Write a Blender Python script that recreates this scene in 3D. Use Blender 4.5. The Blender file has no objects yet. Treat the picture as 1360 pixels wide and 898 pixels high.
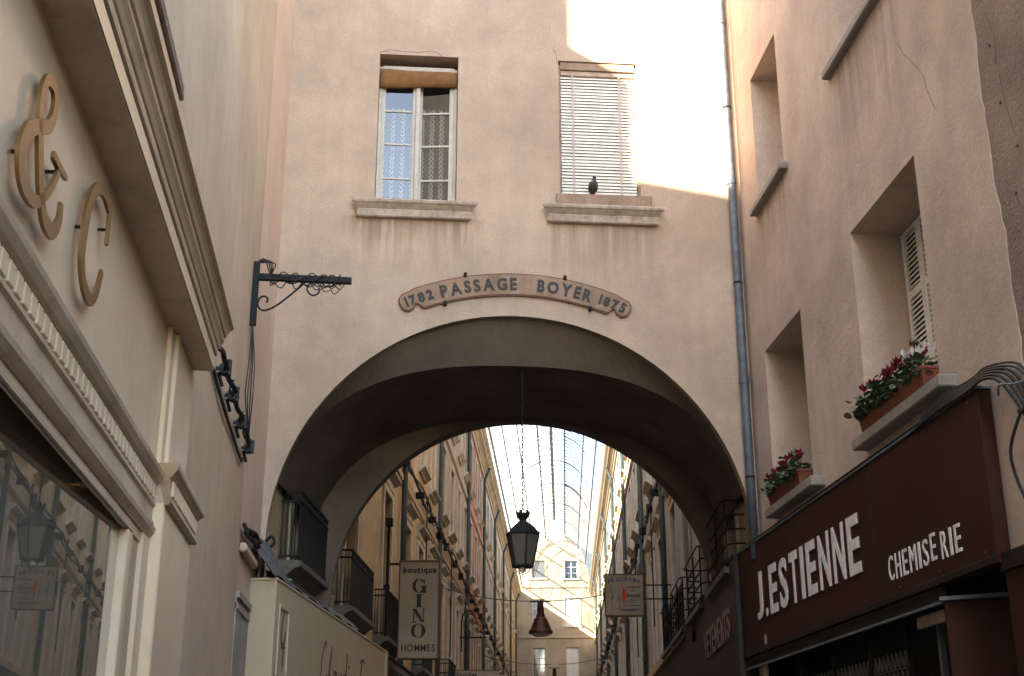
import bpy, bmesh, math, random
from mathutils import Vector, Matrix
R = math.radians
rnd = random.Random(7)
scn = bpy.context.scene
col = scn.collection

# ------------------------------------------------------------------ camera
cd = bpy.data.cameras.new('camera'); cam = bpy.data.objects.new('camera', cd); col.objects.link(cam)
cd.sensor_width = 36; cd.lens = 45.0; cd.clip_start = 0.05; cd.clip_end = 2000
cam.location = (0, 0, 1.6); cam.rotation_euler = (R(90 + 19.47), 0, R(-4.755))
scn.camera = cam

# ------------------------------------------------------------------ sky, sun, exposure
SUN = Vector((1.114, .871, -.65)).normalized()          # direction the light travels
el = math.asin(-SUN.z); az = math.atan2(-SUN.x, -SUN.y)
w = bpy.data.worlds.new('World'); scn.world = w; w.use_nodes = True
nt = w.node_tree
sky = nt.nodes.new('ShaderNodeTexSky'); sky.sky_type = 'NISHITA'; sky.sun_disc = False
sky.sun_elevation = el; sky.sun_rotation = az % (2 * math.pi); sky.air_density = 1.0; sky.dust_density = 0.7
nt.links.new(sky.outputs[0], nt.nodes['Background'].inputs[0]); nt.nodes['Background'].inputs[1].default_value = 0.15
sl = bpy.data.lights.new('sun', 'SUN'); sl.energy = 5.0; sl.angle = R(1.2); sl.color = (1, .93, .82)
so = bpy.data.objects.new('sun', sl); col.objects.link(so); so.location = (-30, -25, 40)
so.rotation_euler = SUN.to_track_quat('-Z', 'Y').to_euler()
scn.view_settings.view_transform = 'Standard'; scn.view_settings.look = 'None'
scn.view_settings.gamma = 1; scn.view_settings.use_curve_mapping = False
scn.view_settings.exposure = 3.65
scn.view_settings.use_white_balance = True; scn.view_settings.white_balance_temperature = 8100; scn.view_settings.white_balance_tint = 12

# ------------------------------------------------------------------ materials
MAT = {}
def newmat(name):
    m = bpy.data.materials.new(name); m.use_nodes = True
    MAT[name] = m
    return m, m.node_tree, m.node_tree.nodes['Principled BSDF']
def nd(nt, t, **kw):
    n = nt.nodes.new(t)
    for k, v in kw.items():
        if k.startswith('i_'): n.inputs[k[2:].replace('_', ' ')].default_value = v
        else: setattr(n, k, v)
    return n
def mulc(c, f): return (min(c[0]*f,1), min(c[1]*f,1), min(c[2]*f,1), 1)

def mixc(nt, fac, a, b, mode='MIX'):
    m = nt.nodes.new('ShaderNodeMix'); m.data_type = 'RGBA'; m.blend_type = mode
    for s, v in ((0, fac), (6, a), (7, b)):
        if hasattr(v, 'links') or isinstance(v, bpy.types.NodeSocket): nt.links.new(v, m.inputs[s])
        else: m.inputs[s].default_value = v
    return m.outputs[2]
def ramp(nt, fac, a, b):
    r = nt.nodes.new('ShaderNodeMapRange'); nt.links.new(fac, r.inputs[0])
    r.inputs[1].default_value = a; r.inputs[2].default_value = b
    return r.outputs[0]
def noise(nt, vec, scale, detail=4, rough=.6, mapscale=None):
    if mapscale:
        mp = nt.nodes.new('ShaderNodeMapping'); mp.inputs['Scale'].default_value = mapscale
        nt.links.new(vec, mp.inputs[0]); vec = mp.outputs[0]
    n = nt.nodes.new('ShaderNodeTexNoise'); nt.links.new(vec, n.inputs['Vector'])
    n.inputs['Scale'].default_value = scale; n.inputs['Detail'].default_value = detail; n.inputs['Roughness'].default_value = rough
    return n.outputs[0]

def surface(name, c, rough=.85, mottle=.25, streak=.25, fine=.12, bump=.25, bumpscale=60, stain=None, scale=1.0, spec=.3, metal=0, stainamt=.5, drips=()):
    """weathered surface: broad mottling, vertical run-off streaks, fine grain, patches of a second colour"""
    m, nt, b = newmat(name)
    tc = nt.nodes.new('ShaderNodeTexCoord'); g = nt.nodes.new('ShaderNodeNewGeometry')
    v = g.outputs['Position']
    base = c + (1,)
    n1 = ramp(nt, noise(nt, v, .9*scale, 6, .62), .34, .68)
    o = mixc(nt, n1, mulc(c, 1-mottle), mulc(c, 1+mottle*.5))
    if streak:
        n2 = ramp(nt, noise(nt, v, 1, 5, .65, (5*scale, 5*scale, .35*scale)), .42, .78)
        sc_ = stain or (c[0]*.45, c[1]*.42, c[2]*.40)
        f = nt.nodes.new('ShaderNodeMath'); f.operation = 'MULTIPLY'; nt.links.new(n2, f.inputs[0]); f.inputs[1].default_value = streak
        o = mixc(nt, f.outputs[0], o, sc_ + (1,))
    if stain:
        n4 = ramp(nt, noise(nt, v, 2.3*scale, 8, .7), .52, .7)
        f = nt.nodes.new('ShaderNodeMath'); f.operation = 'MULTIPLY'; nt.links.new(n4, f.inputs[0]); f.inputs[1].default_value = stainamt
        o = mixc(nt, f.outputs[0], o, stain + (1,))
    if drips:
        sp_ = nt.nodes.new('ShaderNodeSeparateXYZ'); nt.links.new(v, sp_.inputs[0])
        st_n = ramp(nt, noise(nt, v, 1, 4, .7, (9, 9, .5)), .38, .66)
        def mth(op, a, b_=None):
            q = nt.nodes.new('ShaderNodeMath'); q.operation = op; q.use_clamp = op in ('MULTIPLY', 'MINIMUM')
            for i, x in enumerate((a, b_)):
                if x is None: continue
                if isinstance(x, (int, float)): q.inputs[i].default_value = x
                else: nt.links.new(x, q.inputs[i])
            return q.outputs[0]
        for ax, a0, a1, zt, ln_ in drips:
            if ln_ < 0: continue
            u = sp_.outputs[ax]
            msk = mth('MULTIPLY', ramp(nt, u, a0-.1, a0+.1), ramp(nt, u, a1+.1, a1-.1))
            msk = mth('MULTIPLY', msk, ramp(nt, sp_.outputs['Z'], zt-ln_, zt))
            msk = mth('MULTIPLY', msk, mth('LESS_THAN', sp_.outputs['Z'], zt+.05))
            msk = mth('MULTIPLY', mth('MULTIPLY', msk, st_n), .75)
            o = mixc(nt, msk, o, (c[0]*.42, c[1]*.38, c[2]*.35, 1))
    n3 = noise(nt, v, bumpscale, 3, .7)
    f3 = ramp(nt, n3, .25, .75)
    o = mixc(nt, f3, o, mixc(nt, 1.0, o, (1-fine*2, 1-fine*2, 1-fine*2, 1), 'MULTIPLY'))
    nt.links.new(o, b.inputs['Base Color'])
    b.inputs['Roughness'].default_value = rough; b.inputs['Specular IOR Level'].default_value = spec; b.inputs['Metallic'].default_value = metal
    if bump:
        bm_ = nt.nodes.new('ShaderNodeBump'); bm_.inputs['Strength'].default_value = bump; bm_.inputs['Distance'].default_value = .02
        ad = nt.nodes.new('ShaderNodeMath'); ad.operation = 'ADD'; nt.links.new(n3, ad.inputs[0])
        n5 = noise(nt, v, 5*scale, 4, .6); nt.links.new(n5, ad.inputs[1])
        nt.links.new(ad.outputs[0], bm_.inputs['Height']); nt.links.new(bm_.outputs[0], b.inputs['Normal'])
    return m

def plain(name, c, rough=.6, metal=0, spec=.4, var=.15, scale=12):
    m, nt, b = newmat(name)
    g = nt.nodes.new('ShaderNodeNewGeometry')
    n = ramp(nt, noise(nt, g.outputs['Position'], scale, 5, .65), .3, .7)
    nt.links.new(mixc(nt, n, mulc(c, 1-var), mulc(c, 1+var)), b.inputs['Base Color'])
    b.inputs['Roughness'].default_value = rough; b.inputs['Metallic'].default_value = metal; b.inputs['Specular IOR Level'].default_value = spec
    return m

surface('stucco_pink', (.57, .415, .312), mottle=.23, streak=.32, fine=.11, bump=.35, bumpscale=38, stain=(.36, .27, .215), stainamt=.42, scale=.8, drips=[('X', -.8, .8, 8.95, .9), ('X', 1.85, 3.35, 8.96, 1.0), ('X', -1.0, .9, 8.93, .35)])
surface('stucco_right', (.56, .43, .345), mottle=.24, streak=.32, fine=.10, bump=.26, bumpscale=32, stain=(.37, .30, .26), stainamt=.55, scale=.9, drips=[('Y', 13.75, 15.1, 8.76, 1.2), ('Y', 10.1, 12.0, 8.99, 1.6)])
surface('stucco_strip', (.70, .49, .36), mottle=.12, streak=.12, fine=.06, bump=.2, stain=(.40, .31, .25), stainamt=.25)
surface('stucco_left', (.61, .45, .305), mottle=.16, streak=.34, fine=.08, bump=.25, stain=(.38, .30, .24), stainamt=.25)
surface('plaster_rough', (.30, .22, .18), mottle=.3, streak=.2, fine=.15, bump=.6, bumpscale=30, stain=(.17, .13, .11))
surface('cream_paint', (.74, .55, .37), rough=.42, mottle=.10, streak=.10, fine=.03, bump=.08, stain=(.36, .26, .17), stainamt=.22, spec=.5)
surface('cream_moulding', (.58, .42, .285), rough=.45, mottle=.2, streak=.15, fine=.05, bump=.12, stain=(.22, .15, .10), stainamt=.45, spec=.5, scale=2)
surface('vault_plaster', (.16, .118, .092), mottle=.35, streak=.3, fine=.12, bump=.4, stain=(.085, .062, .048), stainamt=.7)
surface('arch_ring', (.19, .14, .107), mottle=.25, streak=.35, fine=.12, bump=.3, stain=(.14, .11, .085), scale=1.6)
surface('old_stone', (.42, .36, .30), mottle=.25, streak=.3, fine=.12, bump=.45, bumpscale=40, stain=(.20, .15, .12), scale=2)
surface('sill_paint', (.57, .45, .365), mottle=.2, streak=.45, fine=.12, bump=.4, stain=(.22, .14, .09), scale=3, stainamt=.7)
surface('grey_stone', (.36, .32, .28), mottle=.2, streak=.3, fine=.12, bump=.4, stain=(.17, .15, .13), scale=2)
surface('weathered_wood', (.36, .24, .17), mottle=.25, streak=.3, fine=.15, bump=.4, stain=(.55, .42, .33), scale=3)
surface('plaque_wood', (.33, .20, .13), rough=.7, mottle=.3, streak=.35, fine=.1, bump=.2, stain=(.42, .33, .26), scale=2.5, stainamt=.8)
plain('plaque_rim', (.16, .06, .035), .6)
plain('black_letter', (.02, .018, .017), .6)
plain('worn_letter', (.05, .04, .034), .75, var=.6, scale=30)
plain('iron', (.018, .017, .017), .75, 0, .2)
plain('grille_grey', (.09, .09, .085), .6, .2)
plain('cable_black', (.016, .016, .017), .6)
plain('bronze_letter', (.20, .105, .035), .38, .35, .5, .1)
surface('sign_brown', (.046, .0125, .007), rough=.6, mottle=.25, streak=.3, fine=.08, bump=.05, stain=(.048, .017, .009), spec=.2, scale=.8)
surface('sign_brown_dark', (.016, .009, .006), rough=.6, mottle=.3, streak=.3, fine=.08, bump=.05, spec=.3)
plain('sign_white', (.74, .70, .65), .6, var=.18, scale=14)
plain('sign_dull', (.26, .19, .16), .7, var=.3, scale=20)
plain('letter_edge_red', (.10, .012, .016), .6)
plain('dark_stone', (.11, .095, .08), .9, var=.3)
plain('flashing_grey', (.10, .095, .09), .8, 0, .2, .4, 5)
plain('zinc', (.14, .15, .16), .6, .2, .4, .25, 6)
plain('pipe_blue_grey', (.10, .115, .135), .55, .2, .4, .3, 8)
plain('pipe_green', (.05, .065, .06), .6, .1, .4, .3, 8)
surface('white_wood', (.60, .55, .48), rough=.6, mottle=.15, streak=.2, fine=.08, bump=.15, stain=(.35, .28, .2), scale=4)
plain('blind_white', (.74, .70, .61), .5, var=.12, scale=9)
plain('blind_tape', (.50, .40, .36), .8)
plain('awning_cloth', (.20, .09, .03), .9, var=.3, scale=5)
plain('terracotta', (.17, .05, .028), .8, var=.25)
plain('leaf_green', (.045, .085, .035), .55, var=.45, scale=25)
plain('petal_red', (.20, .008, .03), .6, var=.35, scale=30)
plain('petal_white', (.75, .70, .70), .6)
plain('pigeon_grey', (.055, .050, .055), .8, var=.5, scale=30)
plain('pigeon_leg', (.30, .08, .06), .7)
plain('room_dark', (.03, .026, .023), .9)
plain('lamp_glass', (.10, .085, .07), .35, var=.2, scale=6)
plain('bulb_glass', (.75, .75, .72), .15)
plain('copper_lamp', (.06, .014, .008), .45, .3)
plain('lamp_diffuser', (.55, .55, .52), .5)
surface('sign_panel', (.36, .29, .23), rough=.55, mottle=.12, streak=.2, fine=.05, bump=0, scale=2)
surface('sign_paper', (.42, .33, .22), rough=.6, mottle=.2, streak=.2, fine=.06, bump=0, stain=(.30, .21, .13), scale=3)
plain('sign_frame_brown', (.11, .05, .03), .6)
plain('sign_blue', (.07, .08, .15), .7, var=.3, scale=30)
plain('sign_text_brown', (.13, .045, .035), .7, var=.3, scale=30)
plain('sign_red', (.62, .05, .015), .6)
plain('asphalt', (.06, .058, .055), .9, var=.25, scale=3)
plain('roof_metal', (.16, .165, .18), .6, .1)
plain('roof_tile', (.36, .20, .13), .9, var=.3, scale=4)
surface('passage_cream', (.57, .405, .235), mottle=.22, streak=.35, fine=.1, bump=.2, stain=(.25, .18, .12))
surface('passage_pink', (.50, .32, .20), mottle=.22, streak=.35, fine=.1, bump=.2, stain=(.27, .16, .10))
surface('passage_red', (.46, .17, .085), mottle=.22, streak=.35, fine=.1, bump=.2, stain=(.24, .09, .05))
surface('passage_beige', (.59, .455, .30), mottle=.2, streak=.35, fine=.1, bump=.2, stain=(.28, .22, .16))
surface('passage_grey', (.50, .40, .295), mottle=.22, streak=.4, fine=.1, bump=.2, stain=(.21, .18, .15))
surface('trim_pale', (.64, .56, .45), mottle=.2, streak=.4, fine=.1, bump=.2, stain=(.28, .22, .17), scale=2)
surface('end_wall', (.46, .36, .25), mottle=.28, streak=.3, fine=.12, bump=.25, stain=(.30, .21, .14), scale=.7)
plain('shutter_grey', (.13, .125, .12), .7)
plain('shutter_white', (.70, .66, .60), .6)
plain('curtain_white', (.62, .60, .56), .9)

def glassmat(name, tint, refl_min, dark=None, rough=.01, dirt=0, fk=1.6, film=0):
    """window glass: Fresnel mirror over a see-through (or dark) body"""
    m, nt, b = newmat(name); out = nt.nodes['Material Output']
    fr = nt.nodes.new('ShaderNodeFresnel'); fr.inputs[0].default_value = 1.5
    gl = nt.nodes.new('ShaderNodeBsdfGlossy'); gl.inputs['Roughness'].default_value = rough
    if dark is None:
        bd = nt.nodes.new('ShaderNodeBsdfTransparent'); bd.inputs[0].default_value = tint + (1,)
    else:
        bd = nt.nodes.new('ShaderNodeBsdfDiffuse'); bd.inputs[0].default_value = dark + (1,)
    ma = nt.nodes.new('ShaderNodeMath'); ma.operation = 'MULTIPLY_ADD'; nt.links.new(fr.outputs[0], ma.inputs[0])
    ma.inputs[1].default_value = fk; ma.inputs[2].default_value = refl_min; ma.use_clamp = True
    body = bd.outputs[0]
    if dirt:
        df = nt.nodes.new('ShaderNodeBsdfDiffuse'); df.inputs[0].default_value = (.6, .6, .58, 1)
        tr = nt.nodes.new('ShaderNodeBsdfTranslucent'); tr.inputs[0].default_value = (.7, .72, .74, 1)
        g = nt.nodes.new('ShaderNodeNewGeometry')
        nz = ramp(nt, noise(nt, g.outputs['Position'], .7, 5, .6), .2, .8)
        a = nt.nodes.new('ShaderNodeAddShader'); nt.links.new(df.outputs[0], a.inputs[0]); nt.links.new(tr.outputs[0], a.inputs[1])
        f = nt.nodes.new('ShaderNodeMath'); f.operation = 'MULTIPLY_ADD'; nt.links.new(nz, f.inputs[0]); f.inputs[1].default_value = dirt; f.inputs[2].default_value = dirt*.6
        mm = nt.nodes.new('ShaderNodeMixShader'); nt.links.new(f.outputs[0], mm.inputs[0]); nt.links.new(body, mm.inputs[1]); nt.links.new(tr.outputs[0], mm.inputs[2])
        body = mm.outputs[0]
    if film:
        df = nt.nodes.new('ShaderNodeBsdfDiffuse'); df.inputs[0].default_value = (.62, .62, .46, 1)
        fm = nt.nodes.new('ShaderNodeMixShader'); fm.inputs[0].default_value = film
        nt.links.new(body, fm.inputs[1]); nt.links.new(df.outputs[0], fm.inputs[2]); body = fm.outputs[0]
    mx = nt.nodes.new('ShaderNodeMixShader')
    nt.links.new(ma.outputs[0], mx.inputs[0]); nt.links.new(body, mx.inputs[1]); nt.links.new(gl.outputs[0], mx.inputs[2])
    nt.links.new(mx.outputs[0], out.inputs[0])
    return m
glassmat('shop_glass', (.55, .58, .50), .2, film=.32)
glassmat('pane_glass', (.80, .83, .85), .05, fk=1.3)
glassmat('far_glass', (0, 0, 0), .05, dark=(.035, .04, .045), rough=.04)
glassmat('roof_glass', (.24, .32, .41), .02, dirt=.15, fk=0)

def lace():
    m, nt, b = newmat('lace_curtain')
    g = nt.nodes.new('ShaderNodeNewGeometry')
    mp = nt.nodes.new('ShaderNodeMapping'); mp.inputs['Scale'].default_value = (7.2, 0, 7.2)
    nt.links.new(g.outputs['Position'], mp.inputs[0])
    sx = nt.nodes.new('ShaderNodeSeparateXYZ'); nt.links.new(mp.outputs[0], sx.inputs[0])
    def cell(o, k):
        a = nt.nodes.new('ShaderNodeMath'); a.operation = 'MULTIPLY'; nt.links.new(o, a.inputs[0]); a.inputs[1].default_value = k
        f = nt.nodes.new('ShaderNodeMath'); f.operation = 'FRACT'; nt.links.new(a.outputs[0], f.inputs[0])
        s = nt.nodes.new('ShaderNodeMath'); s.operation = 'SUBTRACT'; nt.links.new(f.outputs[0], s.inputs[0]); s.inputs[1].default_value = .5
        return s.outputs[0]
    cx = cell(sx.outputs[0], 1.0); cz = cell(sx.outputs[2], 1.9)
    cb = nt.nodes.new('ShaderNodeCombineXYZ')
    k = nt.nodes.new('ShaderNodeMath'); k.operation = 'MULTIPLY'; nt.links.new(cx, k.inputs[0]); k.inputs[1].default_value = 2.1
    nt.links.new(k.outputs[0], cb.inputs[0]); nt.links.new(cz, cb.inputs[1])
    ln = nt.nodes.new('ShaderNodeVectorMath'); ln.operation = 'LENGTH'; nt.links.new(cb.outputs[0], ln.inputs[0])
    s = nt.nodes.new('ShaderNodeMath'); s.operation = 'SUBTRACT'; nt.links.new(ln.outputs['Value'], s.inputs[0]); s.inputs[1].default_value = .36
    a = nt.nodes.new('ShaderNodeMath'); a.operation = 'ABSOLUTE'; nt.links.new(s.outputs[0], a.inputs[0])
    t = nt.nodes.new('ShaderNodeMath'); t.operation = 'LESS_THAN'; nt.links.new(a.outputs[0], t.inputs[0]); t.inputs[1].default_value = .12
    nt.links.new(mixc(nt, t.outputs[0], (.12, .10, .085, 1), (.50, .46, .42, 1)), b.inputs['Base Color'])
    b.inputs['Roughness'].default_value = .95
lace()

# ------------------------------------------------------------------ mesh helpers
def tag(o, label=None, cat=None, group=None, kind=None):
    if label: o['label'] = label
    if cat: o['category'] = cat
    if group: o['group'] = group
    if kind: o['kind'] = kind
    return o
def link_mesh(name, me, parent=None, loc=None, rz=0, mat=None):
    o = bpy.data.objects.new(name, me); col.objects.link(o)
    if parent: o.parent = parent
    if loc is not None: o.location = loc
    if rz: o.rotation_euler = (0, 0, rz)
    return o
def thing(name, label, cat, loc=(0, 0, 0), rz=0, group=None):
    o = bpy.data.objects.new(name, None); col.objects.link(o); o.location = loc; o.rotation_euler = (0, 0, rz)
    o.empty_display_size = .2
    return tag(o, label, cat, group)

class MB:
    def __init__(s): s.v = []; s.f = []
    def add(s, vs, fs):
        b = len(s.v); s.v += [tuple(x) for x in vs]; s.f += [tuple(b+i for i in f) for f in fs]; return s
    def box(s, x0, x1, y0, y1, z0, z1):
        return s.add([(x0,y0,z0),(x1,y0,z0),(x1,y1,z0),(x0,y1,z0),(x0,y0,z1),(x1,y0,z1),(x1,y1,z1),(x0,y1,z1)],
                     [(0,3,2,1),(4,5,6,7),(0,1,5,4),(1,2,6,5),(2,3,7,6),(3,0,4,7)])
    def quad(s, a, b, c, d): return s.add([a, b, c, d], [(0,1,2,3)])
    def prism(s, pts, c0, c1, fn):
        n = len(pts)
        vs = [fn(a, b, c0) for a, b in pts] + [fn(a, b, c1) for a, b in pts]
        return s.add(vs, [tuple(range(n)), tuple(range(2*n-1, n-1, -1))] + [(i, (i+1) % n, n+(i+1) % n, n+i) for i in range(n)])
    def tube(s, pts, r, n=6):
        pts = [Vector(p) for p in pts]; rings = []
        rs = r if isinstance(r, (list, tuple)) else [r]*len(pts)
        t0 = None
        for i, p in enumerate(pts):
            t = (pts[min(i+1, len(pts)-1)] - pts[max(i-1, 0)])
            if t.length < 1e-9: t = Vector((0, 0, 1))
            t.normalize()
            if t0 is None:
                a = Vector((0, 0, 1)) if abs(t.z) < .9 else Vector((1, 0, 0))
                u = t.cross(a).normalized()
            else:
                u = (u - t*u.dot(t))
                if u.length < 1e-6: u = t.cross(Vector((0, 0, 1)))
                u.normalize()
            t0 = t; vv = t.cross(u)
            rings.append([p + (u*math.cos(2*math.pi*k/n) + vv*math.sin(2*math.pi*k/n))*rs[i] for k in range(n)])
        return s.loft(rings)
    def loft(s, rings, closed=True, caps=True):
        n = len(rings[0]); vs = [q for r in rings for q in r]; fs = []
        for i in range(len(rings)-1):
            for k in range(n if closed else n-1):
                k2 = (k+1) % n
                fs.append((i*n+k, i*n+k2, (i+1)*n+k2, (i+1)*n+k))
        if caps and closed:
            fs.append(tuple(range(n-1, -1, -1))); fs.append(tuple(range((len(rings)-1)*n, len(rings)*n)))
        return s.add(vs, fs)
    def mesh(s, mat, smooth=False, bevel=0, recalc=True):
        me = bpy.data.meshes.new('mesh'); me.from_pydata(s.v, [], s.f)
        if recalc or bevel:
            bm = bmesh.new(); bm.from_mesh(me)
            if recalc: bmesh.ops.recalc_face_normals(bm, faces=bm.faces)
            if bevel:
                es = [e for e in bm.edges if len(e.link_faces) == 2 and e.calc_face_angle(0) > .5]
                bmesh.ops.bevel(bm, geom=es, offset=bevel, segments=1, affect='EDGES', clamp_overlap=True)
            bm.to_mesh(me); bm.free()
        me.materials.append(MAT[mat])
        if smooth:
            for p in me.polygons: p.use_smooth = True
        return me
    def build(s, name, mat, parent=None, loc=None, rz=0, smooth=False, bevel=0, recalc=True):
        me = s.mesh(mat, smooth, bevel, recalc); me.name = name
        return link_mesh(name, me, parent, loc, rz)

def wall(mb, u0, u1, z0, z1, holes, depth, fn, step=None):
    """wall sheet with real openings; fn(u, w, z) -> point, w < 0 goes into the wall; each opening gets its reveals"""
    us = sorted(set([u0, u1] + [h[0] for h in holes] + [h[1] for h in holes]))
    zs = sorted(set([z0, z1] + [h[2] for h in holes] + [h[3] for h in holes]))
    for i in range(len(us)-1):
        for j in range(len(zs)-1):
            cu = (us[i]+us[i+1])/2; cz = (zs[j]+zs[j+1])/2
            if any(h[0] < cu < h[1] and h[2] < cz < h[3] for h in holes): continue
            mb.quad(fn(us[i], 0, zs[j]), fn(us[i+1], 0, zs[j]), fn(us[i+1], 0, zs[j+1]), fn(us[i], 0, zs[j+1]))
    for h in holes:
        a, b, c, d = h[:4]; dp = h[4] if len(h) > 4 else depth
        for p, q in (((a, c), (b, c)), ((b, c), (b, d)), ((b, d), (a, d)), ((a, d), (a, c))):
            mb.quad(fn(p[0], 0, p[1]), fn(q[0], 0, q[1]), fn(q[0], -dp, q[1]), fn(p[0], -dp, p[1]))
    return mb

_glyph = {}
def glyph(ch, bold=0.0):
    """outline of one letter of the built-in font as 2D mesh data, scaled to a unit box"""
    if (ch, bold) not in _glyph:
        cu = bpy.data.curves.new('glyph', 'FONT'); cu.body = ch; cu.size = 1; cu.extrude = .5; cu.offset = bold; cu.resolution_u = 3
        ob = bpy.data.objects.new('glyph', cu); col.objects.link(ob)
        dg = bpy.context.evaluated_depsgraph_get(); me = bpy.data.meshes.new_from_object(ob.evaluated_get(dg))
        xs = [q.co.x for q in me.vertices]; ys = [q.co.y for q in me.vertices]
        x0, x1, y0, y1 = min(xs), max(xs), min(ys), max(ys)
        _glyph[(ch, bold)] = ([((q.co.x-x0)/(x1-x0), (q.co.y-y0)/(y1-y0), q.co.z+.5) for q in me.vertices], [tuple(p.vertices) for p in me.polygons], (x1-x0, y0, y1))
        bpy.data.objects.remove(ob); bpy.data.meshes.remove(me); bpy.data.curves.remove(cu)
    return _glyph[(ch, bold)]
def letter(mb, ch, x, y, wd, ht, dp, fn, bold=0.0):
    vs, fs, _ = glyph(ch, bold)
    return mb.add([fn(x+a*wd, y+b*ht, c*dp) for a, b, c in vs], fs)
def textline(mb, txt, x0, x1, y, ht, dp, fn, bold=.02, gap=.12):
    """fit a line of built-in-font text between x0 and x1 with cap height ht"""
    ws = [0.35 if c == ' ' else glyph(c, bold)[2][0] for c in txt]
    tot = sum(ws) + gap*(len(txt)-1); k = (x1-x0)/tot; x = x0
    cap = glyph('H', bold)[2]; ch_ = cap[2]-cap[1]
    for c, wd in zip(txt, ws):
        if c != ' ':
            _, lo, hi = glyph(c, bold)[2]
            letter(mb, c, x, y + lo/ch_*ht, wd*k, (hi-lo)/ch_*ht, dp, fn, bold)
        x += (wd+gap)*k
    return mb
def smooth_path(pts, sub=6):
    pts = [Vector(p) for p in pts]; out = []
    for i in range(len(pts)-1):
        p0 = pts[max(i-1, 0)]; p1 = pts[i]; p2 = pts[i+1]; p3 = pts[min(i+2, len(pts)-1)]
        for k in range(sub):
            t = k/sub
            out.append(.5*((2*p1)+(p2-p0)*t+(2*p0-5*p1+4*p2-p3)*t*t+(3*p1-p0-3*p2+p3)*t*t*t))
    out.append(pts[-1]); return out
def ribbon(mb, pts, wd, c0, c1, fn, sub=6):
    """flat pen stroke along a 2D path, extruded from depth c0 to c1; wd is a number or a list per point"""
    P = smooth_path([(a, b, 0) for a, b in pts], sub); n = len(P); L = []; Rr = []
    for i, p in enumerate(P):
        t = (P[min(i+1, n-1)]-P[max(i-1, 0)]); t.normalize(); nn = Vector((-t.y, t.x, 0))
        if isinstance(wd, (list, tuple)):
            q = i/sub; j = min(int(q), len(wd)-2); h = wd[j]+(wd[j+1]-wd[j])*(q-j)
        else: h = wd
        L.append(p+nn*h/2); Rr.append(p-nn*h/2)
    rings = [[fn(L[i].x, L[i].y, c0), fn(Rr[i].x, Rr[i].y, c0), fn(Rr[i].x, Rr[i].y, c1), fn(L[i].x, L[i].y, c1)] for i in range(n)]
    return mb.loft(rings)
def sag(a, b, drop, n=12, wob=0):
    a = Vector(a); b = Vector(b)
    return [a.lerp(b, i/n) - Vector((0, 0, drop*4*(i/n)*(1-i/n))) + Vector((rnd.uniform(-wob, wob), rnd.uniform(-wob, wob), rnd.uniform(-wob, wob))) for i in range(n+1)]

def wb(mb, name, mat, parent, **kw):
    """build a part from world coordinates under an unrotated thing"""
    return mb.build(name, mat, parent, loc=tuple(-c for c in parent.location), **kw)
def lbuild(mb, name, mat, parent, off, **kw):
    return mb.build(name, mat, parent, loc=off, **kw)

# ------------------------------------------------------------------ ground
tag(MB().quad((-300, -300, 0), (300, -300, 0), (300, 300, 0), (-300, 300, 0)).build('ground', 'asphalt'), kind='structure')
surface('paving', (.15, .132, .115), mottle=.2, streak=0, fine=.1, bump=.2)
tag(MB().quad((-1.6, -30, .004), (4.4, -30, .004), (4.4, 17, .004), (-1.6, 17, .004)).build('street', 'paving'), kind='structure')
PA = R(7); PN = Vector((math.cos(PA), -math.sin(PA), 0)); PD = Vector((math.sin(PA), math.cos(PA), 0)); P0 = Vector((2, 21, 0))
def pw(off, s, z=0): return P0 + PN*off + PD*s + Vector((0, 0, z))
tag(MB().quad(pw(-3.1, -3.6, .004), pw(3.0, -4.4, .004), pw(3.0, 81.9, .004), pw(-3.1, 81.9, .004)).build('passage_floor', 'paving'), kind='structure')

# ------------------------------------------------------------------ archway building
AX, AZ, AR = 1.36, 4.49, 3.1
NA = 48
angs = [math.pi*i/NA for i in range(NA+1)]
def curA(t): return (AX-AR*math.cos(t), AZ+AR*math.sin(t))
def sg(v, p): return math.copysign(abs(v)**p, v)
def curB(t): return (1.4-3.2*sg(math.cos(t), .8), 4.4+2.65*abs(math.sin(t))**.8)
def curC(t): return (1.83-2.93*math.cos(t), 4.14+2.93*math.sin(t))
arch = thing('archway_building', 'pink stucco house with two windows bridging the street on a wide round archway', 'building', (1.36, 17.5, 0))
WA = (-.56, .56, 9.19, 11.53); WB = (2.0, 3.14, 9.19, 11.55)
m = MB(); FA = lambda u, w_, z: (u, 16-w_, z)
wall(m, -1.8, 4.52, 7.75, 16, [WA + (.3,), WB + (.22,)], .3, FA)
cp = [curA(t) for t in angs]
for i in range(NA):
    (xa, za), (xb, zb) = cp[i], cp[i+1]
    m.quad(FA(xa, 0, za), FA(xb, 0, zb), FA(xb, 0, 7.75), FA(xa, 0, 7.75))
m.quad(FA(-1.8, 0, 0), FA(cp[0][0], 0, 0), FA(cp[0][0], 0, 7.75), FA(-1.8, 0, 7.75))
m.quad(FA(cp[-1][0], 0, 0), FA(4.52, 0, 0), FA(4.52, 0, 7.75), FA(cp[-1][0], 0, 7.75))
wb(m, 'front_wall', 'stucco_pink', arch, recalc=False)
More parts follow.
